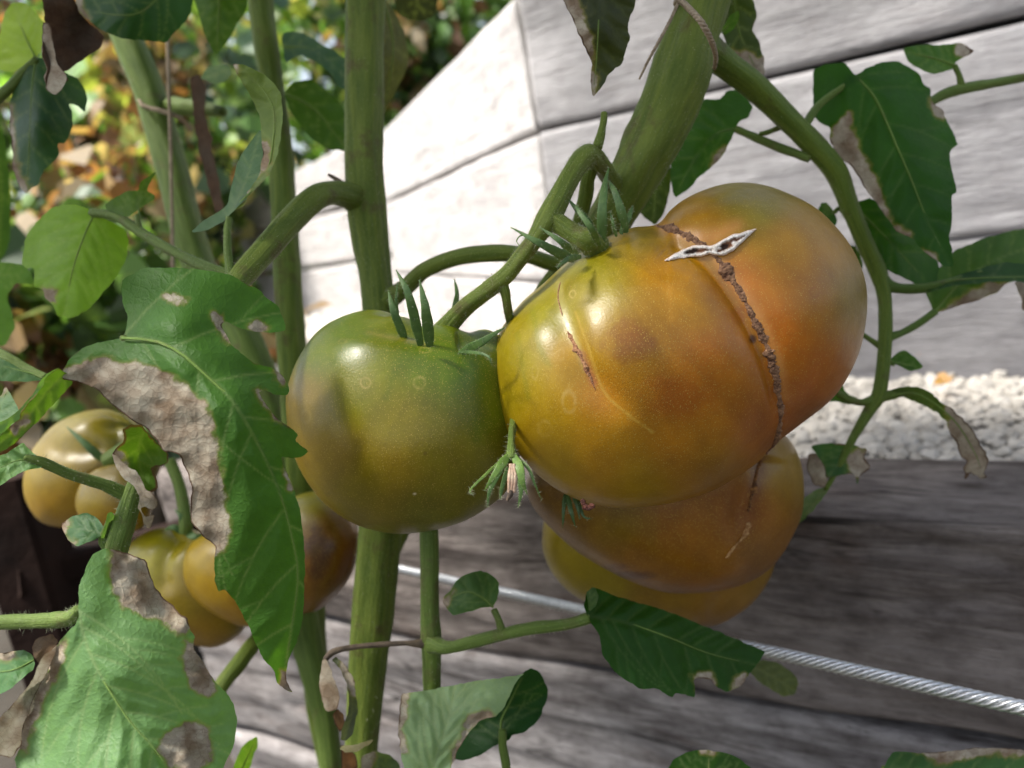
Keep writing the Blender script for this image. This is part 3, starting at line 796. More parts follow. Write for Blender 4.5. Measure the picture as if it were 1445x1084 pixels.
# dark stained frame at the lower left
fp = P(10, 800, .50)
fr_ = thing('wooden_frame', 'nearly black stained post and rail at the lower left edge', 'frame', (fp[0], fp[1], 0))
def beam(parent, name, A, B, w_, h_, mat):
    A = np.asarray(A, float); B = np.asarray(B, float); t = (B - A) / np.linalg.norm(B - A)
    s = np.cross(t, np.array([0, 0, 1.0]) if abs(t[2]) < 0.8 else np.array([0, 1.0, 0])); s /= np.linalg.norm(s); q = np.cross(s, t)
    be = 0.003; pr = [(-w_ + be, -h_), (w_ - be, -h_), (w_, -h_ + be), (w_, h_ - be), (w_ - be, h_), (-w_ + be, h_), (-w_, h_ - be), (-w_, -h_ + be)]
    V = []; n = 12
    for i in range(n):
        c = A + (B - A) * i / (n - 1)
        for (a, b) in pr: V.append(c + s * a + q * b + 0.0012 * np.array([noise(i * .7, a * 50), noise(i * .7, b * 50 + 9), 0]))
    f = grid_faces(n, 8); f.append(list(range(7, -1, -1))); f.append([(n - 1) * 8 + j for j in range(8)])
    return mk(name, V, f, mat, parent, sm=False)
pt = P(8, 670, .50); beam(fr_, 'post', [pt[0], pt[1], 0.0], [pt[0], pt[1], pt[2] + 0.0], 0.019, 0.019, M_darkwood)
beam(fr_, 'rail', P(22, 818, .50), P(330, 735, .62), 0.011, 0.010, M_darkwood)

# ------------------------------------------------------------------ background shrubs and trees
PAL = {
    'green': [(0.07, 0.15, 0.035), (0.10, 0.21, 0.045), (0.04, 0.08, 0.03), (0.15, 0.26, 0.07)],
    'yellow': [(0.20, 0.33, 0.06), (0.32, 0.40, 0.10), (0.14, 0.28, 0.06), (0.40, 0.38, 0.16)],
    'dry': [(0.24, 0.12, 0.06), (0.30, 0.20, 0.10), (0.15, 0.08, 0.05), (0.34, 0.27, 0.18)],
    'blue': [(0.10, 0.18, 0.10), (0.14, 0.23, 0.14), (0.05, 0.10, 0.07)],
}
def shrub(label, px, py, d, rx, rz, n, size, mix, seed, cat='shrub', name='garden_shrub', gz=0.0):
    n = int(n * (1.6 if d < 1.5 else 1.3)); size = size * (0.72 if d < 1.5 else 0.9)
    r = np.random.default_rng(seed)
    c = P(px, py, d); root = thing(name, label, cat, (c[0], c[1], gz), 'garden plants behind the wall')
    nc = 26
    cl = r.normal(0, 1, (nc, 3)); cl /= np.linalg.norm(cl, axis=1)[:, None]; cl *= r.uniform(0.25, 0.95, nc)[:, None] ** 0.6
    cl = c + cl * np.array([rx, rx * 0.8, rz])
    k = r.integers(0, nc, n)
    pos = cl[k] + r.normal(0, 0.19 * rx, (n, 3))
    pos[:, 2] = np.maximum(pos[:, 2], gz + 0.01)
    T = r.normal(0, 1, (n, 3)) + np.array([0, 0, -0.6]); T /= np.linalg.norm(T, axis=1)[:, None]
    B = np.cross(T, r.normal(0, 1, (n, 3))); B /= np.linalg.norm(B, axis=1)[:, None]; N = np.cross(T, B)
    s = size * (0.45 + 1.5 * r.uniform(0, 1, n) ** 2.2)[:, None]; w_ = s * r.uniform(0.25, 0.45, n)[:, None]
    V = np.stack([pos, pos + T * s * 0.25 + B * w_ * .8 + N * w_ * .3, pos + T * s * 0.6 + B * w_ * .85 + N * w_ * .2, pos + T * s + N * w_ * -.4, pos + T * s * 0.6 - B * w_ * .85 + N * w_ * .2, pos + T * s * 0.25 - B * w_ * .8 + N * w_ * .3], 1).reshape(-1, 3)
    FF = (np.array([[0, 1, 5], [1, 2, 5], [2, 4, 5], [2, 3, 4]])[None] + (np.arange(n) * 6)[:, None, None]).reshape(-1, 3)
    names = list(mix); pr = np.array([mix[q] for q in names]); pr = pr / pr.sum()
    clm = r.choice(len(names), nc, p=pr)
    own = np.where(r.uniform(0, 1, n) < 0.88, clm[k], r.choice(len(names), n, p=pr))
    col = np.array([PAL[names[o]][r.integers(0, len(PAL[names[o]]))] for o in own]) * r.uniform(0.7, 1.3, (n, 1))
    mk('crown', V, FF, M_foliage, root, {'col': np.repeat(col, 6, 0)}, kind='stuff', sm=False)
    b0 = np.array([c[0], c[1], gz])
    for q in range(6):
        e = cl[q]; mid = b0 * .5 + e * .5 + r.normal(0, .06, 3) * rx
        C = spline(np.array([b0 + r.normal(0, .03, 3) * np.array([1, 1, 0]) * rx, mid, e]), 12)
        Vt, ft, ut, _ = tube_world(C, np.linspace(0.018, 0.006, 12) * max(1.0, rx), 7, rough=0.1, seed=q)
        mk('branch', Vt, ft, M_bark, root, uv=ut)
    return root
shrub('low straggly plant with orange dead leaves beyond the far left leaves', 75, 440, 1.05, .17, .17, 700, .06, {'dry': 4, 'green': 3, 'yellow': 1}, 1)
shrub('brown and green withered plant beside the dark post', 20, 590, 1.2, .20, .2, 700, .06, {'dry': 3, 'green': 3, 'blue': 1}, 2)
shrub('grey green low plant right behind the blighted leaf', 200, 520, 1.25, .22, .15, 700, .06, {'green': 3, 'dry': 2, 'blue': 2}, 3)
shrub('yellowing shrub behind the pale stem tied with string', 160, 230, 2.1, .36, .42, 620, .07, {'yellow': 2, 'dry': 3, 'green': 3}, 4)
shrub('bright yellow green shrub between the two left stems', 335, 190, 2.3, .34, .5, 700, .07, {'yellow': 3, 'green': 3, 'blue': 1}, 5)
shrub('light green shrub at the top between second left stem and main stem', 440, 60, 2.8, .42, .45, 700, .07, {'yellow': 4, 'blue': 2, 'green': 1}, 6)
shrub('dark shrub with orange leaves just above the far end of the pale wall', 620, 60, 2.9, .40, .42, 1100, .08, {'green': 4, 'dry': 3}, 7)
shrub('dark green shrub in the upper left corner', 40, 130, 2.4, .45, .55, 800, .08, {'green': 4, 'dry': 2, 'blue': 1}, 8)
shrub('blue green bush low behind the string', 190, 180, 3.4, .35, .4, 600, .08, {'blue': 5, 'green': 2}, 9)
shrub('tall green tree far off at the upper left', 130, 80, 7.0, 1.2, 1.4, 800, .2, {'green': 3, 'yellow': 2}, 10, 'tree', 'broadleaf_tree')
shrub('yellow green tree far off above the pale wall', 420, 60, 8.0, 1.4, 1.6, 900, .2, {'yellow': 4, 'green': 2}, 11, 'tree', 'broadleaf_tree')
shrub('dark tree far off above the end of the wall', 690, 20, 7.0, 1.2, 1.4, 800, .2, {'green': 3, 'dry': 1}, 12, 'tree', 'broadleaf_tree')
shrub('rounded hedge bush at mid distance below the trees', 250, 380, 4.2, .8, .6, 1000, .10, {'green': 3, 'yellow': 2, 'dry': 1}, 13)

# fallen leaves on gravel and timber
def fallen(label, px, py, z, size, rot, c):
    r = ray(px, py); t = (z - CO[2]) / r[2]; w_ = CO + r * t
    ol = [(-1, 0), (-.55, .22), (-.5, .5), (-.1, .35), (.15, .6), (.4, .25), (1, .05), (.45, -.2), (.2, -.55), (-.05, -.3), (-.45, -.5), (-.5, -.2)]
    ca, sa = math.cos(rot), math.sin(rot)
    V = [[w_[0], w_[1], w_[2] + 0.003]]
    for i, (a, b) in enumerate(ol):
        V.append([w_[0] + size * (a * ca - b * sa), w_[1] + size * (a * sa + b * ca), w_[2] + 0.004 + 0.006 * (0.5 + 0.5 * math.sin(i * 2.1))])
    f = [[0, 1 + i, 1 + (i + 1) % 12] for i in range(12)]
    o = mk('fallen_leaf', V, f, M_foliage, None, {'col': np.tile(lin(c), (13, 1))})
    o['label'] = label; o['category'] = 'leaf'; o['group'] = 'fallen leaves'
fallen('orange fallen leaf on the gravel at the foot of the right wall', 1297, 512, zs + .012, .016, .3, (210, 140, 70))
fallen('pale orange fallen leaf lying mid gravel right of the big tomato', 1330, 548, zs + .012, .012, 1.2, (205, 165, 120))
fallen('orange brown fallen leaf on top of the front timber', 1190, 676, zD + .004, .013, .1, (200, 130, 70))

#SECTION2
# ------------------------------------------------------------------ steel cable
def cable():
    a, b = P(330, 752, .575), P(1640, 1043, .222)
    root = thing('steel_cable', 'twisted steel wire cable sloping across below the tomatoes', 'cable', a)
    T = (b - a) / np.linalg.norm(b - a); L = np.linalg.norm(b - a)
    A = np.cross(T, [0, 0, 1.0]); A /= np.linalg.norm(A); B = np.cross(A, T)
    n = 460; t = np.linspace(0, 1, n); C0 = a + (b - a) * t[:, None]
    R = 0.0025; rs = R / 3.0
    pitch = 0.017
    for k in range(7):
        ph = 2 * math.pi * (t * L / pitch + k / 6)
        off = R - rs if k < 6 else 0.0
        C = C0 + off * (np.cos(ph)[:, None] * A + np.sin(ph)[:, None] * B)
        th = np.linspace(0, 2 * math.pi, 14, endpoint=False)
        # each strand is itself seven wires: a scalloped section that turns the other way
        N1 = np.cos(ph)[:, None] * A + np.sin(ph)[:, None] * B; N2 = -np.sin(ph)[:, None] * A + np.cos(ph)[:, None] * B
        tw = -2 * math.pi * t * L / 0.007
        ang = th[None] + tw[:, None]
        rad = rs * (0.94 + 0.13 * np.abs(np.cos(3 * th)))[None] * 1.04
        V = C[:, None] + rad[..., None] * (np.cos(ang)[..., None] * N1[:, None] + np.sin(ang)[..., None] * N2[:, None])
        mk('strand', V.reshape(-1, 3), grid_faces(n, 14), M_steel, root)
cable()

# ------------------------------------------------------------------ tomatoes
A = Fruit('biggest tomato, orange and olive, with white star split and brown corky seam',
    [(698, 540), (700, 500), (712, 463), (738, 428), (768, 402), (795, 380), (822, 359), (852, 340), (885, 326), (915, 319), (932, 309), (945, 292), (970, 275), (1005, 262), (1045, 258), (1090, 266), (1140, 288), (1180, 325), (1205, 370), (1216, 420), (1214, 470), (1200, 520), (1170, 565), (1130, 600), (1095, 628), (1060, 660), (1010, 690), (960, 708), (900, 718), (850, 715), (800, 700), (760, 670), (730, 635), (710, 595)],
    (950, 495), 0.250, 0.047,
    [(1040, 275, (140, 112, 22)), (1100, 330, (172, 108, 26)), (1150, 420, (172, 100, 20)), (1205, 420, (138, 102, 24)), (1000, 320, (190, 118, 40)), (1040, 400, (200, 105, 35)), (1100, 470, (204, 100, 26)), (1150, 520, (172, 84, 12)), (1080, 600, (168, 82, 10)), (980, 440, (172, 108, 22)), (1000, 500, (185, 96, 18)), (960, 560, (170, 88, 10)), (905, 480, (160, 100, 24)), (850, 400, (152, 122, 26)), (900, 340, (150, 110, 22)), (830, 370, (140, 122, 18)), (930, 380, (176, 106, 30)), (780, 450, (152, 132, 14)), (740, 500, (170, 138, 8)), (720, 560, (178, 138, 6)), (760, 600, (186, 132, 4)), (800, 500, (188, 126, 12)), (850, 560, (190, 112, 8)), (850, 640, (182, 116, 4)), (780, 660, (172, 122, 8)), (900, 680, (170, 118, 6)), (1000, 660, (160, 98, 8)), (950, 620, (182, 106, 6)), (1080, 300, (140, 115, 20))],
    grooves=[([(905, 305), (928, 318), (950, 328), (978, 346), (1003, 360), (1028, 388), (1052, 428), (1076, 472), (1092, 512), (1100, 552), (1100, 592), (1090, 628), (1070, 655)], 0.0050, 38, .16, .55),
             ([(940, 322), (966, 332), (985, 342), (1003, 356), (1022, 378), (1040, 404), (1056, 432), (1070, 462), (1082, 490), (1091, 515), (1097, 545), (1100, 575), (1099, 600), (1093, 622)], 0.0016, 11, .05, .2),
             ([(793, 383), (789, 410), (799, 450), (818, 498), (842, 540), (882, 580), (920, 608)], 0.0026, 26, .35, .5)],
    lobes=[(880, 470, .003, 110), (1150, 430, .0025, 100), (750, 560, .002, 80)],
    lines=[([(790, 400), (792, 430), (802, 455), (815, 490), (826, 520)], 5, (172, 160, 92), .6), ([(812, 440), (830, 490), (850, 548), (880, 580), (920, 610)], 2.0, (190, 155, 62), .5),
           ([(822, 500), (838, 540)], 6, (150, 80, 55), .6),
           ([(1010, 365), (1040, 400), (1066, 440), (1086, 480), (1100, 520), (1107, 560)], 9, (196, 142, 78), .55), ([(1000, 372), (1030, 415), (1058, 460), (1075, 500)], 7, (120, 95, 25), .5),
           ([(935, 320), (965, 330), (1000, 335), (1040, 318)], 10, (205, 140, 70), .55),
           ([(730, 470), (738, 520), (745, 560)], 4, (120, 120, 18), .35), ([(752, 440), (762, 490), (775, 515)], 5, (115, 120, 18), .4)],
    spots=[(803, 567, 9, 15, .6), (755, 525, 4, 10, .45), (808, 415, 4, 5, .8), (768, 605, 8, 11, .3), (792, 500, 4, 8, .4), (1150, 412, 7, 7, -.12)],
    blots=[(888, 482, 46, 34, (120, 66, 22), .6), (1040, 445, 20, 18, (140, 70, 20), .4), (1062, 478, 7, 9, (70, 36, 16), .9), (960, 560, 60, 40, (150, 72, 8), .35), (1120, 560, 50, 50, (150, 72, 8), .35)],
    mul=(.74, .95, .13), calyx=(842, 338), nth=520, nph=330, group='ripening tomatoes of the front cluster', seed=1)
B = Fruit('olive green tomato left of the biggest, with ribbed shoulder and spiky sepals',
    [(402, 570), (406, 538), (419, 505), (441, 475), (472, 453), (512, 439), (560, 433), (610, 436), (650, 443), (688, 455), (716, 474), (735, 510), (742, 580), (735, 640), (718, 690), (690, 716), (650, 738), (600, 750), (550, 752), (500, 739), (460, 711), (430, 672), (410, 625)],
    (568, 597), 0.252, 0.036,
    [(560, 440, (108, 108, 18)), (480, 470, (95, 110, 22)), (450, 500, (108, 115, 22)), (430, 560, (152, 115, 18)), (420, 640, (170, 128, 12)), (500, 560, (120, 112, 26)), (600, 500, (95, 112, 13)), (660, 520, (84, 106, 12)), (690, 580, (102, 106, 8)), (560, 600, (132, 112, 13)), (480, 640, (132, 98, 8)), (560, 660, (146, 112, 10)), (640, 640, (124, 106, 6)), (500, 700, (124, 102, 10)), (600, 720, (110, 98, 8)), (680, 680, (104, 94, 6))],
    dimple=(622, 455, 0.252, .0135, .0135, 9, .0012),
    grooves=[([(615, 470), (560, 462), (500, 462), (455, 480)], .0016, 16, .1, .6), ([(640, 480), (690, 478), (730, 500)], .0014, 14, .1, .5)],
    lines=[([(520, 475), (490, 490), (470, 510)], 7, (80, 100, 14), .4), ([(575, 492), (555, 530), (545, 560)], 6, (80, 100, 12), .35), ([(672, 500), (676, 560), (672, 620)], 8, (72, 98, 8), .35), ([(506, 625), (500, 665)], 7, (100, 84, 6), .5), ([(600, 486), (560, 478), (520, 470)], 3, (150, 130, 60), .35)],
    spots=[(516, 540, 7, 7, .55), (592, 540, 8, 8, .5), (432, 588, 6, 9, .35), (600, 494, 8, 4, .35), (483, 482, 5, 3, .35)],
    blots=[(585, 697, 3, 2, (215, 200, 160), .8), (600, 640, 4, 4, (90, 70, 10), .5)],
    mul=(.84, .97, .15), calyx=(622, 470), nth=420, nph=260, group='ripening tomatoes of the front cluster', seed=2)
Cf = Fruit('brownish tomato directly under the biggest one with a tan thread-like crack',
    [(742, 690), (752, 655), (790, 610), (860, 580), (950, 570), (1030, 580), (1090, 602), (1120, 628), (1135, 668), (1132, 720), (1112, 770), (1082, 806), (1040, 829), (990, 838), (940, 836), (890, 822), (840, 796), (795, 761), (760, 727)],
    (945, 705), 0.300, 0.044,
    [(800, 740, (136, 88, 12)), (950, 740, (160, 94, 8)), (880, 740, (132, 96, 14)), (1050, 720, (136, 72, 8)), (1115, 660, (150, 108, 16)), (900, 790, (150, 90, 8)), (1000, 800, (150, 88, 8)), (1080, 780, (140, 84, 10))],
    grooves=[([(1075, 640), (1066, 680), (1056, 725), (1040, 765), (1022, 790)], .003, 26, .05, .5)],
    lines=[([(1074, 645), (1066, 690), (1060, 720)], 12, (90, 44, 8), .6)],
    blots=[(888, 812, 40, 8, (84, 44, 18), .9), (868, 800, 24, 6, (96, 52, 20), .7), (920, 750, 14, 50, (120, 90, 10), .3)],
    mul=(.66, .76, .12), nth=300, nph=170, group='ripening tomatoes of the front cluster', seed=3)
Df = Fruit('lowest yellow green tomato peeking out beneath the brownish one',
    [(764, 770), (772, 715), (810, 665), (900, 640), (1000, 650), (1070, 700), (1097, 770), (1090, 810), (1062, 850), (1030, 874), (1000, 884), (950, 882), (900, 874), (850, 862), (808, 838), (778, 805)],
    (930, 765), 0.335, 0.042,
    [(790, 790, (165, 136, 8)), (850, 830, (150, 125, 8)), (920, 850, (140, 100, 6)), (1020, 860, (150, 100, 8)), (1080, 800, (140, 98, 8))],
    mul=(.76, .84, .1), nth=220, nph=120, group='ripening tomatoes of the front cluster', seed=4)
gold = [(60, 660, (158, 130, 20)), (120, 600, (150, 128, 34)), (180, 620, (120, 112, 24)), (80, 720, (165, 120, 16)), (140, 680, (150, 118, 22))]
Ef = Fruit('blurred ribbed golden tomato at far left behind the rachis',
    [(32, 685), (40, 645), (68, 606), (110, 584), (155, 578), (200, 588), (226, 620), (222, 670), (190, 705), (140, 728), (95, 744), (60, 738), (40, 715)], (130, 660), 0.37, 0.032, gold,
    grooves=[([(180, 610), (130, 630), (80, 632), (45, 640)], .0035, 20, .05, .3), ([(190, 620), (150, 665), (110, 720)], .003, 18, .05, .3)], dimple=(190, 612, .36, .012, .008, 7, .001), nth=180, nph=100, group='blurred tomatoes at the left', seed=5)
Ff = Fruit('small pale gold tomato right beside the blurred ribbed one',
    [(106, 715), (112, 685), (135, 664), (165, 656), (198, 664), (216, 690), (214, 722), (196, 748), (160, 756), (125, 745)], (162, 706), 0.335, 0.017, [(130, 700, (170, 140, 40)), (180, 700, (110, 90, 14)), (160, 740, (160, 110, 20))], nth=150, nph=90, group='blurred tomatoes at the left', seed=6)
Gf = Fruit('golden tomato hanging behind the pale bottom left leaf',
    [(172, 800), (185, 768), (215, 748), (255, 744), (300, 760), (340, 800), (352, 850), (342, 890), (312, 912), (280, 912), (240, 895), (205, 865), (182, 835)], (262, 830), 0.345, 0.027, [(210, 790, (165, 150, 40)), (260, 840, (150, 122, 16)), (290, 900, (150, 108, 14))],
    grooves=[([(255, 750), (230, 790), (235, 850)], .003, 14, .05, .3)], nth=180, nph=100, group='blurred tomatoes at the left', seed=7)
Hf = Fruit('bright golden tomato touching the tip of the blighted leaf from behind',
    [(258, 805), (266, 772), (292, 754), (335, 748), (385, 758), (415, 795), (410, 845), (380, 878), (340, 884), (300, 866), (270, 838)], (335, 817), 0.322, 0.023, [(280, 790, (185, 150, 60)), (300, 830, (175, 132, 26)), (340, 860, (160, 112, 14))], grooves=[([(330, 752), (345, 800), (345, 860)], .002, 12, .05, .3)], nth=180, nph=100, group='blurred tomatoes at the left', seed=8)
If = Fruit('brown bruised tomato between the blighted leaf and the main stem',
    [(378, 790), (388, 735), (415, 702), (448, 693), (480, 706), (500, 738), (506, 772), (496, 812), (470, 846), (438, 866), (405, 860), (385, 830)], (442, 780), 0.325, 0.025, [(440, 705, (150, 140, 50)), (470, 740, (130, 84, 20)), (455, 780, (110, 62, 14)), (495, 770, (150, 82, 30)), (440, 850, (130, 84, 20))],
    blots=[(452, 775, 26, 45, (66, 36, 10), .8)], nth=180, nph=100, group='blurred tomatoes at the left', seed=9)

# corky seam and split of the biggest tomato
cork(A, [(926, 319), (945, 324), (966, 332), (985, 342), (1003, 356), (1022, 378), (1040, 404), (1056, 432), (1070, 462), (1082, 490), (1091, 515), (1097, 545), (1100, 575), (1099, 600), (1093, 622), (1082, 642)], 8.4, 4.6, 27, (160, 122, 90), (78, 46, 28), lift=-0.0002, n=420, seed=1, label='brown corky seam running down the tomato')
cork(A, [(800, 468), (812, 490), (824, 512), (836, 540), (841, 552)], 5.0, 2.5, 19, (178, 132, 92), (118, 70, 44), n=120, seed=5, label='small pinkish scar')
cork(A, [(791, 398), (788, 415), (790, 432), (794, 446)], 2.2, 1.6, 10, (190, 150, 110), (120, 70, 50), n=70, seed=6)
cork(Cf, [(1074, 645), (1067, 672), (1061, 700), (1056, 724)], 3.2, 3.0, 26, (150, 104, 52), (70, 40, 16), n=90, seed=7, lift=.0003)
cork(Cf, [(1057, 738), (1050, 754), (1038, 770), (1024, 788)], 3.6, 2.0, 60, (186, 146, 92), (140, 96, 50), n=80, seed=8, lift=.0003, label='tan dried thread-like crack')

def split(fr):
    pg = [(936, 369), (946, 360), (962, 352), (978, 346), (992, 346), (1003, 347), (1014, 341), (1028, 333), (1046, 328), (1068, 322), (1060, 331), (1048, 342), (1036, 352), (1024, 361), (1010, 361), (1000, 358), (990, 363), (974, 363), (956, 365)]
    ol = densify(pg, 2.0, 1.0, 5); pts, fc = tri_poly(ol, 2.2, 5); x, y = pts[:, 0], pts[:, 1]
    s = sdf(x, y, ol); d = fr.depth(x, y)
    ins = smooth(4.0, 6.5, s + 1.3 * fbm(x / 5, y / 5, 0, 8))
    brg = smooth(0.25, 0.55, noise(x / 9, y / 7, 0, 19))              # strands of white tissue across the cavity
    ins = ins * (1 - 0.8 * brg)
    hk = np.zeros_like(x)
    for (a, b, rx, ry, an) in ((976, 355, 11, 4.0, -.2), (1023, 348, 8, 5.2, -.35)):
        u = (x - a) * math.cos(an) + (y - b) * math.sin(an); v = -(x - a) * math.sin(an) + (y - b) * math.cos(an)
        hk = np.maximum(hk, 1 - smooth(.6, 1.1, np.hypot(u / rx, v / ry) + .15 * fbm(x / 6, y / 6, 0, 9)))
    k = np.maximum(ins, hk)
    d = d - 0.0003 - (0.0011 * smooth(0, 3, s) + 0.0005 * np.abs(fbm(x / 4, y / 4, 0, 2))) * (1 - k)
    col = lin((250, 246, 238)) * (1 - ins)[:, None] + lin((136, 90, 58)) * ins[:, None]
    col = col * (1 - hk)[:, None] + lin((48, 26, 14)) * hk[:, None]  # dark brown tissue, with the shade of the holes painted in
    e = np.exp(-(s / 1.5) ** 2)[:, None] * 0.55; col = col * (1 - e) + lin((200, 140, 80)) * e
    mk('split', P(x, y, d), fc, M_cork, fr.root, {'col': col}, label='white lipped star shaped split')
split(A)

# sepals
for q, wpx in (([(811, 367, .212), (785, 355, .206), (758, 341, .203), (721, 321, .205)], 17), ([(838, 328, .232), (822, 305, .228), (801, 280, .228)], 15),
               ([(850, 346, .222), (850, 300, .218), (853, 265, .22), (859, 237, .224)], 17), ([(884, 328, .222), (876, 295, .219), (866, 268, .22), (858, 254, .224)], 15),
               ([(870, 334, .22), (865, 315, .218), (861, 298, .219)], 6), ([(846, 346, .218), (834, 322, .212), (818, 300, .213), (812, 290, .216)], 12), ([(876, 330, .226), (888, 305, .226), (893, 290, .229)], 11), ([(820, 362, .214), (800, 366, .208), (786, 378, .207)], 10), ([(806, 357, .218), (792, 341, .214), (762, 321, .216)], 13)):
    sepal(A.root, q, wpx, (.95, 1.0, .95), 90)
sepal(A.root, [(742, 332, .205), (734, 333, .204), (729, 340, .204), (733, 347, .204)], 2.5, (1.4, 1.3, 1.1), 0, taper=.5)
for q, wpx in (([(573, 482, .228), (556, 440, .224), (548, 410, .226)], 14), ([(594, 487, .224), (578, 420, .218), (559, 381, .22)], 17), ([(607, 489, .220), (601, 438, .213), (592, 395, .214)], 19),
               ([(640, 440, .24), (645, 415, .238), (641, 394, .238)], 9), ([(651, 498, .222), (680, 483, .214), (712, 462, .214)], 16), ([(647, 497, .22), (672, 498, .213), (689, 503, .21), (693, 514, .21)], 6),
               ([(562, 450, .232), (559, 425, .23), (561, 398, .23)], 6)):
    sepal(B.root, q, wpx, (.95, 1.0, .9), 90)
for q, wpx in (([(797, 698, .245), (795, 722, .243), (794, 746, .244)], 7), ([(800, 698, .244), (806, 722, .241), (812, 744, .242)], 9), ([(808, 698, .244), (815, 716, .242), (818, 735, .242)], 7), ([(816, 706, .244), (823, 728, .242), (835, 733, .242)], 6)):
    sepal(Cf.root, q, wpx, (.55, .62, .55), 10)
cork(Cf, [(822, 705), (828, 716), (838, 712)], 4, 3, 9, (110, 60, 45), (50, 26, 20), lift=.046, n=40, seed=9, name='withered_style')
for fr, q in ((Ef, ([(148, 652, .345), (122, 628, .342), (94, 602, .345)], 14)), (Gf, ([(262, 752, .322), (245, 744, .32), (232, 748, .322)], 12)), (Gf, ([(262, 750, .322), (275, 758, .318), (290, 752, .32)], 12)), (Gf, ([(262, 750, .322), (256, 730, .32), (246, 718, .322)], 10))):
    sepal(fr.root, q[0], q[1], (.9, 1.0, .9), 0)
stem('pedicel', [(150, 655, .345, 14), (178, 640, .347, 16), (205, 625, .352, 18), (215, 600, .36, 13)], M_stalk, Ef.root, rough=.05)
stem('pedicel', [(262, 752, .322, 9), (262, 735, .322, 9), (255, 690, .33, 8), (240, 650, .335, 8)], M_stalk, Gf.root, rough=.05)

# withered flower between the two front tomatoes
fl = thing('tomato_flower', 'withered flower with drooping sepals hanging between the two front tomatoes', 'flower', P(721, 715, .205))
stem('pedicel', [(722, 605, .222, 4.5), (721, 626, .208, 5), (721, 640, .204, 7), (721, 648, .203, 8)], M_stalk, fl, rough=.05, hair=60)
for q, wpx, tn in (([(718, 642, .203), (706, 657, .199), (695, 675, .198), (684, 692, .199)], 15, (1.5, 1.45, 1.0)), ([(724, 642, .203), (733, 660, .199), (737, 680, .198), (744, 698, .199)], 15, (1.5, 1.45, 1.0)),
                   ([(712, 645, .204), (685, 670, .2), (664, 691, .199), (667, 698, .199)], 5, (1.8, 1.6, 1.1)), ([(730, 645, .204), (746, 662, .201), (754, 682, .2), (764, 705, .201)], 6, (1.2, 1.2, .9)),
                   ([(712, 655, .208), (692, 690, .206), (688, 714, .206)], 9, (.8, .9, .8)), ([(728, 655, .208), (735, 690, .206), (731, 716, .206)], 10, (.8, .9, .8)), ([(716, 660, .209), (708, 690, .209), (706, 705, .209)], 8, (.8, .9, .8))):
    sepal(fl, q, wpx, tn, 70)
M_petal = make_simple('dried_petal', (0.52, 0.40, 0.28), (0.36, 0.20, 0.13), 500, 0.7, 0.5, 0.0006)
for dx in (-4, 0, 4):
    stem('petal', [(723 + dx * .5, 655, .2, 2.5), (723 + dx, 675, .1985, 3.2), (722 + dx * .8, 695, .1985, 2.6)], M_petal, fl, sides=8, rough=.15, ridges=0)
stem('stigma', [(722, 692, .1985, 3.5), (719, 700, .1985, 4), (716, 707, .1985, 2)], M_dead, fl, sides=8, rough=.4, ridges=0)

#SECTION3
# ------------------------------------------------------------------ tomato plants
DK = (0.026, 0.080, 0.012); MD = (0.055, 0.140, 0.022); BL = (0.072, 0.180, 0.032); PL = (0.165, 0.31, 0.125); UN = (0.26, 0.38, 0.22); YG = (0.11, 0.21, 0.035); GY = (0.10, 0.115, 0.085)
def base_of(px, py, d):
    p = P(px, py, d); return (p[0], p[1], 0.0)

# --- main stem in the middle, with the branch that carries the big blighted leaf
p1 = thing('tomato_plant', 'tomato plant with the upright central stem and the big blighted leaf', 'plant', base_of(510, 1084, .30), 'tomato plants')
stem('main_stem', [(515, -40, .30, 28), (513, 100, .30, 27), (512, 230, .297, 27.5), (517, 300, .297, 28), (522, 345, .297, 25.5), (531, 405, .297, 23.5), (540, 550, .298, 26), (538, 700, .298, 29), (532, 790, .298, 29), (523, 890, .298, 28), (513, 1000, .30, 24), (506, 1110, .30, 22)], M_stem, p1, n=150, sides=28, rough=.05, ground=True, hair=4200, hl=.0011)
stem('branch', [(512, 285, .298, 22), (482, 273, .285, 17), (450, 276, .272, 17), (418, 302, .262, 18), (380, 345, .248, 18), (342, 388, .236, 17), (318, 420, .226, 13), (250, 470, .212, 8), (172, 478, .199, 5)], M_stem, p1, n=90, sides=20, rough=.05, hair=900)
stem('petiole', [(335, 392, .236, 8), (300, 380, .24, 8), (255, 360, .25, 7), (205, 332, .262, 7), (165, 306, .27, 7), (130, 300, .275, 6)], M_stalk, p1, hair=200)
stem('petiole', [(326, 392, .234, 7), (322, 360, .236, 5.5), (321, 328, .238, 5), (323, 308, .24, 5)], M_stalk, p1, hair=120)
stem('petiole', [(207, 334, .262, 4), (197, 322, .264, 4), (194, 304, .266, 3.5)], M_stalk, p1)
stem('petiole', [(486, 262, .292, 5), (474, 253, .29, 3.5), (463, 246, .289, 1.6)], M_dead, p1, rough=.2)
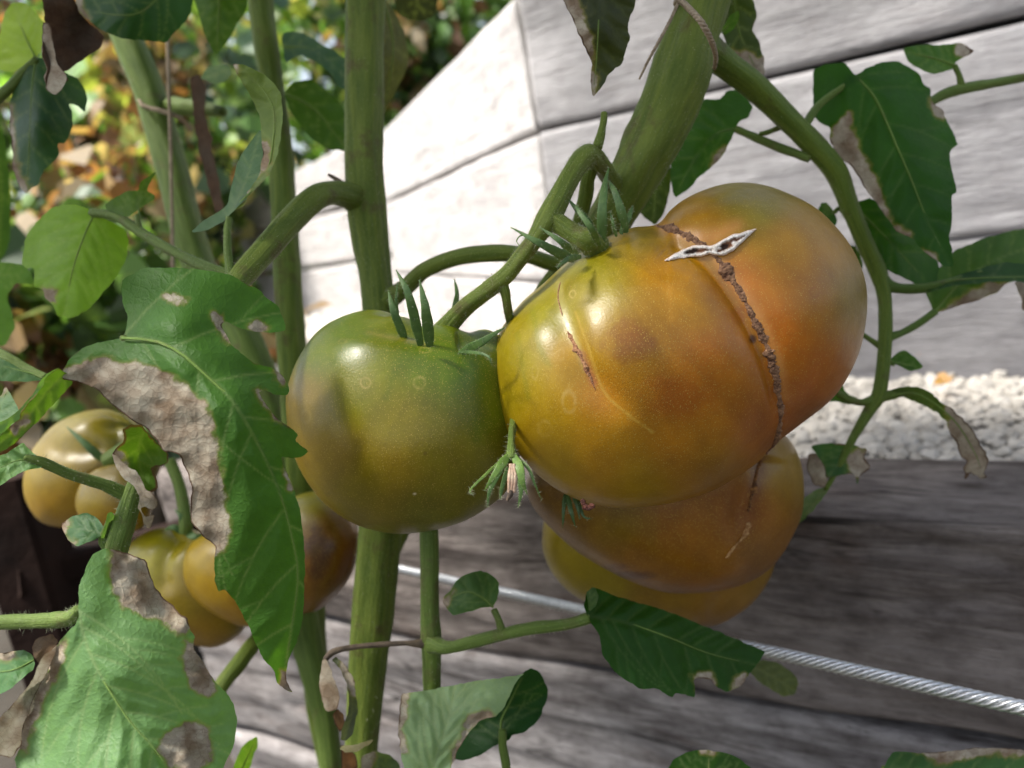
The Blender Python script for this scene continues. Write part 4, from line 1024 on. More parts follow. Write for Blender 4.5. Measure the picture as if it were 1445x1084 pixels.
L1o = [(171, 478), (179, 463), (180, 445), (174, 430), (171, 407), (174, 394), (205, 377), (237, 378), (274, 379), (299, 383), (328, 388), (346, 401), (368, 410), (373, 418), (393, 432), (403, 457), (403, 467), (381, 470), (356, 468), (337, 462), (318, 453), (312, 460), (321, 476), (328, 488), (343, 501), (362, 514), (387, 520), (403, 535), (409, 551), (406, 558), (387, 557), (371, 550), (365, 554), (378, 576), (393, 592), (412, 606), (420, 614), (415, 622), (435, 636), (428, 644), (412, 647), (397, 644), (400, 660), (413, 684), (424, 721), (430, 776), (430, 832), (428, 868), (421, 902), (406, 935), (402, 957), (415, 979), (391, 966), (386, 946), (369, 927), (354, 891), (343, 868), (328, 843), (317, 832), (308, 835), (303, 820), (302, 791), (306, 772), (299, 767), (288, 758), (271, 739), (268, 715), (271, 690), (266, 671), (255, 645), (245, 638), (231, 638), (221, 621), (207, 605), (184, 592), (172, 582), (162, 575), (151, 564), (137, 549), (111, 538), (87, 536), (85, 531), (90, 520), (100, 505), (118, 490), (140, 483)]
leaf(p1, L1o, [(172, 477), (221, 482), (258, 501), (295, 534), (325, 562), (350, 601), (373, 645), (397, 702), (410, 750), (420, 802), (417, 850), (406, 920), (403, 958)],
     [(172, 477, .198), (200, 385, .214), (300, 390, .212), (400, 460, .216), (250, 430, .200), (320, 480, .199), (260, 503, .1885), (330, 565, .1865), (85, 531, .200), (150, 540, .196), (220, 600, .1945), (270, 690, .197), (300, 780, .203), (360, 640, .1885), (430, 640, .203), (405, 550, .206), (410, 760, .1975), (430, 830, .205), (350, 850, .206), (404, 955, .217)],
     BL, dry=[[(80, 528), (100, 519), (120, 512), (140, 505), (165, 510), (200, 516), (235, 528), (262, 545), (285, 565), (300, 600), (308, 640), (314, 690), (322, 735), (318, 768), (305, 782), (262, 800), (200, 700), (90, 600), (60, 540)],
              [(232, 417), (246, 416), (260, 419), (262, 424), (250, 425), (238, 421)], [(300, 440), (312, 446), (322, 468), (330, 486), (318, 480), (306, 456)], [(362, 550), (372, 552), (384, 575), (396, 592), (388, 590), (372, 572)], [(352, 460), (366, 456), (376, 466), (362, 472)], [(398, 948), (406, 950), (420, 982), (395, 968)], [(388, 524), (400, 528), (400, 540), (390, 536)], [(402, 660), (408, 690), (412, 690), (404, 655)]],
     step=3.0, nv=7, seed=3, vs=0.85, quilt=.0018, edge=.12, jit=1.0, wob=.0022, ribr=2.2, crumple=.0016, label='large green leaf with a wide dried grey brown margin', vang=52)
leaf(p1, [(83, 519), (64, 534), (62, 544), (42, 566), (29, 582), (28, 591), (17, 599), (0, 616), (-25, 640), (-25, 652), (0, 638), (17, 630), (33, 616), (55, 592), (75, 572), (97, 548), (104, 540), (95, 528)], [(90, 530), (60, 560), (30, 600), (-20, 640)],
     [(90, 530, .199), (40, 580, .203), (-20, 640, .214), (62, 545, .197), (30, 615, .208)], YG, edge=.25, step=3.5, seed=5, nv=4, rib=False, dry=[[(14, 606), (38, 586), (42, 594), (22, 612)]], label='narrow curled strip of leaf')
leaf(p1, [(86, 517), (64, 532), (62, 544), (42, 566), (29, 582), (28, 591), (17, 599), (0, 616), (-25, 638), (-25, 600), (0, 596), (12, 590), (28, 578), (45, 558), (62, 530)], [(80, 522), (50, 548), (20, 585), (-20, 610)],
     [(86, 518, .198), (40, 566, .1995), (-20, 620, .209), (20, 588, .204)], PL, step=3.5, seed=6, nv=4, rib=False)
leaf(p1, [(328, 89), (347, 92), (369, 103), (387, 118), (397, 133), (399, 159), (397, 192), (391, 221), (380, 247), (365, 262), (351, 277), (343, 291), (334, 296), (330, 290), (352, 268), (365, 250), (371, 221), (369, 185), (365, 159), (354, 137), (343, 118), (332, 100)], [(330, 295), (372, 250), (384, 210), (385, 150), (350, 105), (330, 92)],
     [(330, 92, .236), (398, 150, .232), (366, 160, .240), (390, 225, .234), (335, 295, .240)], (0.14, 0.20, 0.07), dry=[[(366, 198), (377, 203), (380, 222), (376, 242), (366, 246)], [(326, 86), (336, 90), (332, 102)], [(340, 290), (352, 272), (346, 268), (336, 290)]], edge=.15, step=3.2, seed=7, nv=6, jit=.8, label='underside of twisted upright leaf')
leaf(p1, [(369, 181), (354, 199), (339, 221), (332, 240), (325, 266), (321, 288), (306, 301), (284, 314), (269, 328), (292, 326), (317, 312), (339, 288), (354, 273), (366, 247), (372, 221)], [(322, 308), (345, 260), (366, 190)],
     [(369, 185, .242), (330, 250, .246), (270, 328, .240), (340, 288, .239)], (0.09, 0.17, 0.10), step=3.2, seed=8, nv=4, jit=.8, rib=False)
leaf(p1, [(133, 303), (122, 293), (100, 288), (74, 292), (55, 310), (41, 325), (35, 343), (31, 373), (37, 380), (48, 378), (48, 405), (61, 409), (63, 420), (76, 431), (79, 446), (100, 450), (122, 439), (140, 420), (155, 402), (166, 387), (177, 368), (183, 340), (178, 326), (160, 314), (144, 308)], [(132, 303), (118, 335), (103, 380), (90, 445)],
     [(132, 303, .275), (40, 340, .285), (180, 350, .283), (90, 445, .272), (105, 370, .27)], (0.20, 0.36, 0.045), step=4, seed=9, vs=0.50, nv=5, edge=.15, dry=[[(60, 408), (78, 412), (76, 425), (64, 424)]], label='yellow green leaf with back light put into its tint')  # tint raised to stand in for sun shining through the leaf
leaf(p1, [(146, 292), (159, 280), (177, 271), (196, 269), (199, 255), (221, 242), (212, 255), (206, 270), (218, 275), (214, 284), (201, 292), (185, 304), (166, 308)], [(196, 303), (195, 280), (205, 258)],
     [(195, 303, .266), (150, 292, .272), (220, 243, .262), (214, 280, .27)], (0.09, 0.17, 0.03), step=4, seed=10, nv=3)

# --- slender shoot below the left tomato
p6 = thing('tomato_plant', 'slender upright shoot below the left tomato with small side leaves', 'plant', base_of(608, 1084, .30), 'tomato plants')
stem('main_stem', [(603, 690, .275, 13), (605, 760, .272, 13), (606, 860, .27, 13), (608, 905, .27, 14.5), (609, 960, .272, 13), (611, 1100, .275, 13)], M_stalk, p6, n=70, sides=20, rough=.05, ground=True, hair=500)
stem('petiole', [(610, 908, .268, 13), (630, 914, .263, 9), (665, 907, .260, 8.5), (708, 896, .256, 8.5), (750, 887, .252, 8.5), (800, 881, .25, 8), (832, 872, .25, 8)], M_stalk, p6, hair=250)
stem('petiole', [(709, 893, .256, 6.5), (704, 876, .256, 5), (697, 860, .257, 4.5)], M_stalk, p6)
stem('petiole', [(604, 906, .27, 10), (590, 908, .268, 5.5), (570, 908, .266, 3.6), (540, 909, .264, 3.4), (500, 913, .262, 3.6), (472, 919, .26, 4), (459, 930, .26, 4)], M_dead, p6, rough=.2)
stem('petiole', [(709, 1030, .262, 5), (709, 1050, .262, 6), (710, 1120, .264, 6), (640, 1180, .272, 6)], M_stalk, p6)
leaf(p6, [(625, 843), (636, 832), (644, 817), (666, 808), (677, 805), (691, 809), (703, 821), (705, 835), (697, 857), (680, 857), (669, 861), (655, 865), (640, 869), (631, 861), (625, 852)], [(696, 857), (680, 843), (658, 835), (628, 848)],
     [(696, 857, .257), (628, 848, .262), (680, 806, .262), (645, 868, .254), (670, 838, .254)], (0.075, 0.155, 0.05), step=3.2, seed=11, nv=4, dry=[[(622, 848), (640, 835), (640, 838), (628, 856)]], quilt=.0009)
leaf(p6, [(824, 852), (830, 834), (836, 828), (848, 832), (870, 842), (900, 850), (940, 862), (985, 880), (1030, 898), (1080, 919), (1073, 933), (1057, 950), (1048, 966), (1028, 977), (1011, 970), (1003, 958), (978, 957), (982, 985), (965, 980), (953, 978), (949, 985), (924, 970), (907, 973), (886, 962), (870, 950), (853, 929), (847, 908), (845, 896), (838, 884), (830, 872)], [(832, 870), (880, 878), (940, 898), (1000, 922), (1066, 938)],
     [(832, 868, .25), (850, 832, .262), (1000, 885, .272), (1075, 925, .274), (870, 950, .243), (980, 980, .252), (940, 895, .256)], (0.024, 0.082, 0.012), step=3.2, seed=12, vs=0.22, nv=7, dry=[[(976, 952), (1002, 952), (1008, 966), (984, 972)], [(1036, 955), (1050, 955), (1050, 968), (1036, 972)]], edge=.1, quilt=.0013, label='dark green leaf reaching across below the lowest tomato')
leaf(p6, [(838, 828), (845, 840), (842, 856), (832, 864), (824, 855), (826, 836)], [(832, 864), (832, 832)], [(832, 864, .249), (838, 828, .252), (845, 845, .246)], (0.05, 0.11, 0.04), step=3.2, seed=13, nv=2, rib=False)
leaf(p6, [(1056, 948), (1074, 930), (1100, 936), (1120, 950), (1127, 965), (1123, 981), (1105, 983), (1086, 971), (1070, 962)], [(1060, 940), (1090, 955), (1122, 975)], [(1056, 948, .328), (1127, 965, .33), (1100, 983, .326), (1090, 950, .327)], (0.12, 0.15, 0.06), step=3.5, seed=14, nv=4, rib=False)
leaf(p6, [(732, 954), (741, 947), (749, 943), (758, 945), (765, 952), (772, 970), (774, 983), (766, 1003), (756, 1021), (740, 1034), (724, 1037), (717, 1044), (703, 1049), (694, 1055), (676, 1067), (655, 1073), (640, 1071), (640, 1040), (670, 1010), (706, 985)], [(709, 1044), (707, 1018), (720, 990), (736, 958)],
     [(709, 1044, .262), (770, 975, .272), (736, 950, .262), (650, 1068, .268), (690, 1020, .270)], (0.018, 0.066, 0.018), step=3.2, seed=15, vs=0.35, nv=4, edge=.0, label='dark face of the curled leaf')
leaf(p6, [(566, 979), (584, 977), (614, 972), (635, 968), (660, 963), (694, 958), (714, 956), (732, 953), (741, 951), (728, 962), (719, 982), (708, 1003), (699, 1012), (683, 1014), (668, 1026), (655, 1044), (645, 1062), (636, 1084), (630, 1105), (575, 1105), (570, 1084), (566, 1064), (564, 1044), (561, 1039), (562, 1023), (564, 1003)], [(606, 1110), (618, 1060), (634, 1010), (642, 968)],
     [(566, 979, .256), (740, 951, .258), (640, 966, .258), (600, 1040, .246), (680, 1000, .247), (600, 1100, .244), (640, 1080, .246)], UN, step=3, seed=16, vs=0.85, nv=5, dry=[[(560, 975), (580, 975), (572, 1000), (566, 1030), (572, 1060), (560, 1060)], [(700, 1014), (684, 1016), (668, 1028), (650, 1060), (640, 1080), (640, 1060), (652, 1030), (668, 1008), (690, 1000)]], quilt=.0016, vang=35, label='pale underside of the curled leaf')
leaf(p6, [(456, 930), (452, 944), (449, 967), (454, 988), (461, 1005), (471, 1003), (477, 1000), (479, 988), (476, 970), (468, 949), (461, 931)], [(459, 931), (462, 960), (466, 1000)], [(458, 930, .26), (464, 965, .254), (450, 965, .262), (466, 1003, .258)], GY, alldry=.75, step=3.2, seed=17, nv=3, rib=False, crumple=.001, label='shrivelled tan leaf')
leaf(p6, [(474, 926), (489, 941), (499, 959), (503, 982), (504, 1000), (502, 1016), (499, 1034), (489, 1046), (481, 1046), (482, 1031), (489, 1011), (494, 990), (491, 970), (481, 947), (468, 931)], [(472, 928), (492, 960), (497, 1000), (486, 1044)], [(470, 928, .26), (497, 970, .254), (503, 1000, .26), (486, 1040, .254)], GY, step=3.2, seed=18, nv=3, rib=False, dry=[[(480, 930), (500, 955), (504, 985), (494, 980), (486, 950)]], crumple=.001)
leaf(p6, [(476, 1000), (484, 1008), (487, 1020), (480, 1034), (471, 1020), (470, 1008)], [(478, 1002), (480, 1030)], [(478, 1002, .262), (480, 1034, .258), (487, 1018, .264)], (0.16, 0.08, 0.03), own=.9, alldry=.9, step=3.2, seed=19, nv=2, rib=False)
leaf(p6, [(483, 1052), (500, 1052), (527, 1042), (521, 1051), (504, 1061), (488, 1062), (478, 1058)], [(482, 1056), (526, 1043)], [(482, 1056, .258), (526, 1043, .256), (505, 1060, .252)], GY, alldry=.45, step=3.2, seed=20, nv=2, rib=False)
leaf(p6, [(480, 1050), (500, 1062), (506, 1084), (500, 1110), (480, 1110), (482, 1080)], [(486, 1054), (494, 1105)], [(486, 1054, .268), (494, 1105, .264), (506, 1084, .27)], (0.17, 0.08, 0.03), own=.9, alldry=.95, step=4, seed=21, nv=2, rib=False)
leaf(p6, [(510, 1066), (530, 1060), (552, 1066), (566, 1080), (560, 1110), (515, 1110), (508, 1085)], [(530, 1064), (536, 1105)], [(530, 1064, .268), (536, 1105, .262), (560, 1080, .272)], (0.10, 0.15, 0.09), step=4, seed=22, nv=3, rib=False, dry=[[(508, 1064), (530, 1060), (520, 1085), (508, 1090)]])

# --- thick stem on the right, the truss, and its leafy side branch
p2 = thing('tomato_plant', 'tomato plant with the thick leaning stem tied with twine and right side branch', 'plant', base_of(720, 1084, .30), 'tomato plants')
stem('main_stem', [(1012, -80, .262, 38), (992, 0, .262, 36), (975, 60, .262, 39), (952, 125, .263, 40), (922, 190, .264, 38), (892, 250, .267, 35), (858, 310, .272, 31), (815, 370, .28, 24), (770, 425, .288, 19), (735, 490, .30, 18), (680, 575, .315, 17), (610, 670, .325, 16), (560, 750, .33, 15), (538, 820, .33, 14), (524, 900, .33, 13), (514, 1000, .33, 13), (508, 1110, .33, 13)], M_stem, p2, n=190, sides=30, rough=.13, ridges=4, ground=True, hair=4500, hl=.0010)
stem('branch', [(985, 62, .264, 24), (1015, 85, .272, 20), (1060, 120, .28, 18), (1110, 168, .286, 16), (1150, 208, .29, 16), (1180, 245, .293, 15), (1200, 295, .296, 13), (1218, 338, .298, 12), (1237, 380, .30, 12.5), (1247, 415, .30, 10), (1249, 455, .30, 9.5), (1247, 505, .30, 9), (1240, 555, .30, 9.5), (1226, 580, .30, 8), (1207, 612, .30, 6), (1190, 645, .30, 5), (1165, 692, .30, 3)], M_stem, p2, n=150, sides=18, rough=.06, hair=900, hl=.0008, tint=(.85, .95, .85))
stem('petiole', [(1300, 152, .302, 6), (1330, 135, .304, 7), (1358, 126, .305, 7.5), (1400, 118, .307, 6.5), (1470, 105, .31, 6)], M_stalk, p2)
stem('petiole', [(1358, 126, .305, 6), (1354, 108, .304, 4), (1347, 92, .303, 3.5)], M_stalk, p2)
stem('petiole', [(1143, 224, .29, 6), (1095, 206, .294, 6), (1038, 182, .30, 5)], M_stalk, p2)
stem('petiole', [(1132, 186, .288, 6), (1142, 168, .29, 6), (1160, 145, .292, 5), (1205, 112, .294, 4)], M_stalk, p2)
stem('petiole', [(1105, 178, .29, 4), (1085, 186, .293, 3.5), (1072, 189, .295, 3)], M_stalk, p2)
stem('petiole', [(1240, 392, .30, 11), (1258, 405, .30, 8), (1290, 408, .298, 7), (1320, 404, .296, 6), (1385, 385, .294, 4)], M_stalk, p2, tint=(.7, .8, .7))
stem('petiole', [(1250, 478, .30, 7), (1272, 470, .30, 5), (1295, 458, .30, 5), (1320, 440, .30, 5)], M_stalk, p2, tint=(.8, .9, .8))
stem('petiole', [(1250, 492, .30, 6), (1232, 482, .302, 4), (1215, 470, .304, 3)], M_stalk, p2)
stem('petiole', [(1236, 562, .30, 7), (1215, 568, .30, 5), (1195, 562, .302, 5), (1180, 552, .304, 4)], M_stalk, p2)
stem('petiole', [(1238, 565, .30, 7), (1258, 556, .298, 6), (1285, 550, .296, 5)], M_stalk, p2)
stem('petiole', [(1210, 330, .297, 5), (1188, 296, .30, 3.5), (1176, 300, .30, 3)], M_stalk, p2)
stem('petiole', [(1262, 515, .3, 3), (1252, 508, .3, 3), (1247, 498, .3, 3)], M_stalk, p2)
# truss
stem('peduncle', [(853, 160, .242, 4.5), (849, 185, .240, 5.5), (842, 208, .238, 7)], M_stem, p2, rough=.15, hair=60)
stem('peduncle', [(868, 262, .262, 12), (850, 235, .250, 13), (835, 218, .240, 14), (822, 223, .236, 15), (805, 248, .232, 14.5), (788, 280, .229, 15.5), (772, 310, .227, 17), (755, 337, .226, 13), (735, 363, .226, 12), (715, 387, .227, 12.5), (692, 406, .229, 13), (660, 430, .232, 12.5), (638, 452, .235, 14), (620, 474, .239, 17)], M_stem, p2, n=130, sides=22, rough=.06, hair=2400, hl=.0009)
stem('pedicel', [(772, 305, .227, 14), (790, 318, .226, 14), (812, 332, .224, 14), (830, 340, .222, 18), (842, 350, .226, 19)], M_stem, p2, n=50, sides=20, rough=.06, hair=900, hl=.0009)
stem('pedicel', [(706, 396, .228, 9), (713, 415, .228, 7), (717, 440, .23, 6), (722, 470, .236, 6), (726, 540, .238, 5), (723, 612, .22, 5)], M_stem, p2, hair=160)
stem('peduncle', [(540, 430, .296, 15), (575, 404, .288, 12), (600, 382, .282, 11), (645, 364, .276, 11.5), (695, 358, .273, 12), (740, 360, .273, 11), (780, 372, .278, 11), (815, 372, .28, 10)], M_stem, p2, n=70, rough=.05, hair=500)
stem('peduncle', [(838, 225, .246, 9), (830, 250, .25, 10), (826, 275, .256, 10), (815, 320, .266, 9)], M_stem, p2, tint=(.8, .85, .8))
# right leaves
leaf(p2, [(1148, 98), (1166, 90), (1192, 89), (1200, 96), (1208, 107), (1218, 98), (1240, 89), (1266, 86), (1281, 94), (1299, 105), (1302, 116), (1314, 127), (1314, 144), (1332, 157), (1334, 168), (1353, 203), (1340, 212), (1343, 236), (1350, 271), (1343, 275), (1343, 314), (1340, 332), (1346, 376), (1332, 376), (1318, 365), (1303, 354), (1288, 336), (1266, 328), (1257, 314), (1240, 291), (1225, 273), (1214, 255), (1203, 236), (1181, 218), (1170, 199), (1172, 181), (1155, 172), (1148, 159), (1147, 129)], [(1208, 108), (1236, 140), (1266, 207), (1288, 258), (1310, 314), (1340, 372)],
     [(1208, 108, .292), (1150, 130, .304), (1270, 90, .300), (1350, 205, .292), (1340, 370, .276), (1200, 235, .295), (1266, 207, .281), (1300, 290, .277)], (0.026, 0.092, 0.012), step=3.5, seed=30, vs=0.20, nv=6, quilt=.0014, dry=[[(1196, 160), (1182, 178), (1166, 200), (1182, 224), (1212, 262), (1240, 296), (1256, 314), (1250, 290), (1238, 262), (1226, 235), (1214, 215), (1204, 190)], [(1255, 315), (1268, 322), (1266, 330), (1256, 320)], [(1276, 330), (1284, 330), (1282, 338)], [(1302, 352), (1318, 360), (1320, 368), (1306, 360)], [(1312, 140), (1336, 158), (1332, 168), (1318, 156)]], label='large dark leaf with a dried left margin')
leaf(p2, [(945, 201), (956, 184), (971, 159), (986, 140), (1015, 141), (1024, 129), (1041, 126), (1056, 138), (1062, 151), (1056, 166), (1041, 173), (1034, 192), (1021, 218), (1004, 236), (986, 251), (971, 268), (952, 280), (947, 258), (946, 229)], [(1036, 182), (1010, 190), (980, 225), (953, 277)],
     [(1036, 182, .30), (950, 200, .304), (953, 278, .298), (1050, 135, .31), (990, 190, .297)], (0.034, 0.108, 0.014), step=4, seed=31, vs=0.25, nv=5, dry=[[(1015, 212), (1024, 210), (1012, 230), (1002, 238)]])
leaf(p2, [(1200, 295), (1211, 284), (1229, 279), (1259, 300), (1299, 340), (1325, 366), (1323, 398), (1299, 407), (1288, 398), (1259, 384), (1244, 379), (1229, 360), (1203, 328)], [(1215, 300), (1250, 335), (1305, 395)], [(1210, 295, .305), (1320, 370, .312), (1300, 405, .30), (1230, 360, .302), (1260, 340, .30)], (0.026, 0.088, 0.012), step=4, seed=32, vs=0.20, nv=4, dry=[[(1200, 305), (1212, 306), (1210, 316), (1202, 314)]])
leaf(p2, [(1305, 411), (1320, 385), (1335, 368), (1347, 354), (1388, 336), (1440, 323), (1480, 320), (1490, 375), (1445, 391), (1421, 400), (1406, 413), (1380, 424), (1351, 433), (1318, 442), (1312, 427)], [(1318, 441), (1360, 395), (1410, 365), (1480, 340)], [(1318, 441, .30), (1305, 411, .304), (1347, 354, .315), (1480, 330, .32), (1400, 412, .304), (1400, 370, .305)], (0.055, 0.125, 0.03), step=4, seed=33, nv=5, dry=[[(1330, 440), (1360, 418), (1400, 400), (1420, 402), (1380, 428), (1345, 438)]])
leaf(p2, [(1299, 408), (1320, 398), (1345, 391), (1385, 378), (1420, 370), (1450, 373), (1480, 380), (1480, 402), (1430, 397), (1400, 398), (1350, 402), (1315, 411)], [(1302, 407), (1360, 394), (1470, 390)], [(1300, 407, .297), (1400, 375, .296), (1475, 400, .29), (1380, 400, .288)], (0.03, 0.09, 0.024), step=4, seed=34, nv=4)
leaf(p2, [(1430, 398), (1460, 398), (1460, 440), (1442, 438), (1440, 418)], [(1440, 402), (1452, 438)], [(1440, 402, .30), (1452, 438, .302), (1460, 400, .31)], GY, alldry=.7, step=4, seed=35, nv=2, rib=False)
leaf(p2, [(1247, 556), (1270, 547), (1290, 546), (1312, 553), (1335, 572), (1360, 592), (1378, 615), (1392, 640), (1396, 655), (1388, 665), (1393, 674), (1380, 675), (1370, 666), (1362, 679), (1359, 660), (1366, 652), (1355, 640), (1345, 615), (1335, 597), (1318, 580), (1295, 567), (1270, 560), (1250, 566)], [(1250, 560), (1295, 556), (1345, 592), (1376, 640), (1384, 665)],
     [(1250, 560, .298), (1310, 560, .292), (1360, 610, .296), (1385, 660, .30), (1345, 615, .300)], (0.05, 0.11, 0.04), alldry=.22, step=3.2, seed=36, nv=4, dry=[[(1335, 560), (1410, 620), (1410, 690), (1340, 690), (1340, 610)]], crumple=.0022, jit=2.6, label='drooping shrivelled leaf')
leaf(p2, [(1144, 630), (1166, 625), (1203, 627), (1225, 634), (1220, 645), (1229, 660), (1214, 671), (1210, 684), (1204, 668), (1181, 671), (1166, 676), (1163, 656), (1152, 641)], [(1200, 628), (1190, 645), (1170, 672)], [(1200, 628, .30), (1145, 632, .304), (1228, 655, .304), (1170, 673, .298)], (0.05, 0.13, 0.04), step=4, seed=37, nv=3, edge=.3, dry=[[(1196, 640), (1230, 636), (1230, 672), (1200, 674)]])
leaf(p2, [(1170, 686), (1166, 695), (1159, 707), (1144, 724), (1124, 742), (1127, 719), (1134, 702), (1150, 692)], [(1168, 688), (1126, 740)], [(1168, 688, .30), (1126, 740, .306), (1160, 706, .298)], (0.07, 0.16, 0.035), step=4, seed=38, nv=3)
leaf(p2, [(1140, 640), (1160, 640), (1170, 665), (1165, 690), (1148, 684), (1138, 660)], [(1150, 640), (1158, 688)], [(1150, 640, .31), (1158, 688, .312), (1170, 662, .316)], GY, alldry=.8, step=4, seed=39, nv=2, rib=False)
leaf(p2, [(1253, 510), (1266, 498), (1277, 494), (1292, 504), (1304, 519), (1284, 524), (1270, 517)], [(1255, 510), (1302, 519)], [(1255, 510, .30), (1302, 519, .298), (1280, 495, .304)], MD, step=4, seed=40, nv=3)
leaf(p2, [(1166, 566), (1180, 545), (1188, 543), (1196, 557), (1212, 563), (1200, 572), (1180, 567)], [(1205, 566), (1185, 552)], [(1205, 566, .302), (1182, 546, .306), (1180, 567, .303)], MD, step=4, seed=41, nv=2)
leaf(p2, [(1154, 296), (1160, 287), (1168, 286), (1177, 298), (1182, 310), (1178, 320), (1166, 312)], [(1176, 300), (1162, 294)], [(1176, 300, .302), (1160, 290, .304), (1178, 318, .302)], DK, step=4, seed=42, nv=2)
leaf(p2, [(1200, 345), (1210, 350), (1218, 372), (1214, 398), (1206, 385), (1203, 365)], [(1206, 348), (1213, 395)], [(1206, 348, .306), (1213, 395, .308), (1218, 372, .309)], DK, step=4, seed=43, nv=2)
leaf(p2, [(1273, 68), (1299, 63), (1336, 63), (1355, 61), (1376, 72), (1362, 81), (1351, 87), (1343, 98), (1332, 101), (1318, 105), (1303, 100), (1283, 89)], [(1346, 92), (1325, 84), (1280, 74)], [(1346, 92, .303), (1276, 70, .308), (1374, 72, .304), (1315, 104, .297)], MD, step=4, seed=44, nv=4, dry=[[(1352, 58), (1380, 66), (1374, 78), (1350, 76)]])
leaf(p2, [(790, -10), (810, 30), (824, 65), (835, 89), (833, 112), (836, 138), (848, 124), (857, 109), (866, 97), (877, 92), (883, 71), (889, 56), (886, 35), (895, 12), (898, -10), (880, -50), (810, -50)], [(846, -50), (845, 20), (842, 80), (837, 134)], [(846, -50, .232), (800, 0, .245), (893, 20, .243), (837, 135, .240), (845, 40, .232), (870, 95, .242)], (0.05, 0.062, 0.04), step=3.5, seed=45, vs=0.15, nv=5, quilt=.0018, wob=.002, dry=[[(785, -10), (812, -10), (836, 60), (840, 140), (826, 110), (810, 40)]], edge=.2, label='dull grey green wilted leaf hanging from above')
leaf(p2, [(1012, -20), (1012, 30), (1016, 44), (1025, 59), (1031, 74), (1046, 92), (1063, 109), (1078, 109), (1078, 83), (1071, 59), (1062, 41), (1068, 21), (1063, 0), (1058, -20)], [(1035, -20), (1042, 40), (1070, 106)], [(1035, -20, .29), (1070, 106, .292), (1015, 30, .298), (1068, 30, .298)], (0.045, 0.07, 0.032), step=4, seed=46, nv=4, dry=[[(1030, 74), (1050, 74), (1082, 85), (1082, 115), (1055, 112)], [(1010, -20), (1026, -20), (1022, 20), (1010, 20)]], edge=.25)
leaf(p2, [(1018, 42), (1030, 22), (1042, 14), (1043, 28), (1036, 42), (1022, 50)], [(1020, 46), (1041, 18)], [(1020, 46, .284), (1041, 16, .280), (1036, 42, .286)], MD, step=4, seed=47, nv=2)
leaf(p2, [(905, 225), (935, 215), (948, 210), (946, 260), (938, 300), (925, 318), (905, 305), (895, 270)], [(930, 215), (922, 310)], [(930, 215, .30), (922, 312, .302), (895, 270, .306), (946, 250, .304)], (0.045, 0.075, 0.02), step=4.5, seed=48, nv=4, dry=[[(900, 222), (935, 214), (915, 250), (898, 262)]], edge=.3)
leaf(p2, [(938, 1092), (948, 1074), (965, 1063), (985, 1058), (1015, 1060), (1040, 1068), (1064, 1088), (1066, 1125), (936, 1125)], [(1000, 1130), (1000, 1062)], [(1000, 1060, .252), (940, 1095, .246), (1062, 1095, .25), (1000, 1120, .238)], DK, step=4, seed=49, nv=4, dry=[[(990, 1056), (1006, 1056), (1006, 1064), (992, 1064)]])
stem('petiole', [(1000, 1120, .24, 5), (980, 1180, .25, 5), (900, 1240, .28, 5)], M_stalk, p2)
leaf(p2, [(1246, 1090), (1251, 1072), (1262, 1060), (1300, 1063), (1340, 1060), (1380, 1055), (1420, 1056), (1470, 1062), (1475, 1130), (1246, 1130)], [(1256, 1085), (1340, 1090), (1470, 1100)], [(1256, 1080, .26), (1380, 1056, .262), (1470, 1065, .258), (1350, 1125, .244)], (0.05, 0.13, 0.045), step=4, seed=50, nv=6, dry=[[(1290, 1056), (1340, 1056), (1400, 1050), (1470, 1056), (1470, 1066), (1400, 1062), (1345, 1070), (1330, 1076), (1312, 1070)]])
stem('petiole', [(1250, 1085, .26, 5), (1200, 1140, .27, 5), (1100, 1230, .29, 5)], M_stalk, p2)

# --- pale stem at the left, tied with string
p3 = thing('tomato_plant', 'blurred pale green stem at left tied with string, running down behind the blighted leaf', 'plant', base_of(470, 1084, .36), 'tomato plants')
stem('main_stem', [(150, -20, .40, 20), (182, 62, .40, 21), (206, 120, .40, 21), (226, 185, .40, 22), (246, 255, .395, 22), (264, 325, .39, 23), (288, 392, .385, 22), (345, 482, .375, 23), (380, 580, .37, 23), (402, 700, .365, 23), (422, 860, .358, 23), (440, 940, .352, 20), (457, 1010, .35, 17.5), (470, 1100, .35, 15)], M_stalk, p3, n=160, sides=20, rough=.05, ground=True)
stem('branch', [(240, 150, .40, 13), (262, 152, .39, 12), (290, 154, .378, 10), (316, 158, .37, 6)], M_stem, p3, tint=(.7, .8, .7))
stem('branch', [(425, 860, .358, 10), (385, 880, .34, 11), (360, 905, .328, 11), (335, 938, .318, 11), (305, 980, .31, 11), (270, 1060, .30, 10)], M_stem, p3)
leaf(p3, [(49, 84), (62, 82), (78, 98), (95, 104), (111, 111), (124, 137), (120, 159), (109, 149), (96, 146), (103, 160), (103, 176), (93, 203), (80, 202), (83, 220), (65, 238), (53, 261), (43, 266), (37, 274), (26, 261), (18, 240), (17, 207), (14, 176), (14, 147), (19, 124), (28, 106), (39, 93)], [(50, 86), (45, 130), (42, 190), (38, 270)],
     [(50, 86, .285), (14, 170, .30), (122, 140, .30), (38, 272, .29), (50, 170, .278), (80, 200, .287)], (0.04, 0.095, 0.055), step=4, seed=60, nv=5, dry=[[(12, 150), (18, 150), (20, 230), (40, 262), (40, 278), (22, 262), (12, 220)]], edge=.12, label='dark leaf hanging at upper left')
stem('petiole', [(52, 84, .285, 5), (35, 100, .287, 6), (15, 122, .29, 7), (-30, 160, .30, 7)], M_stalk, p3)
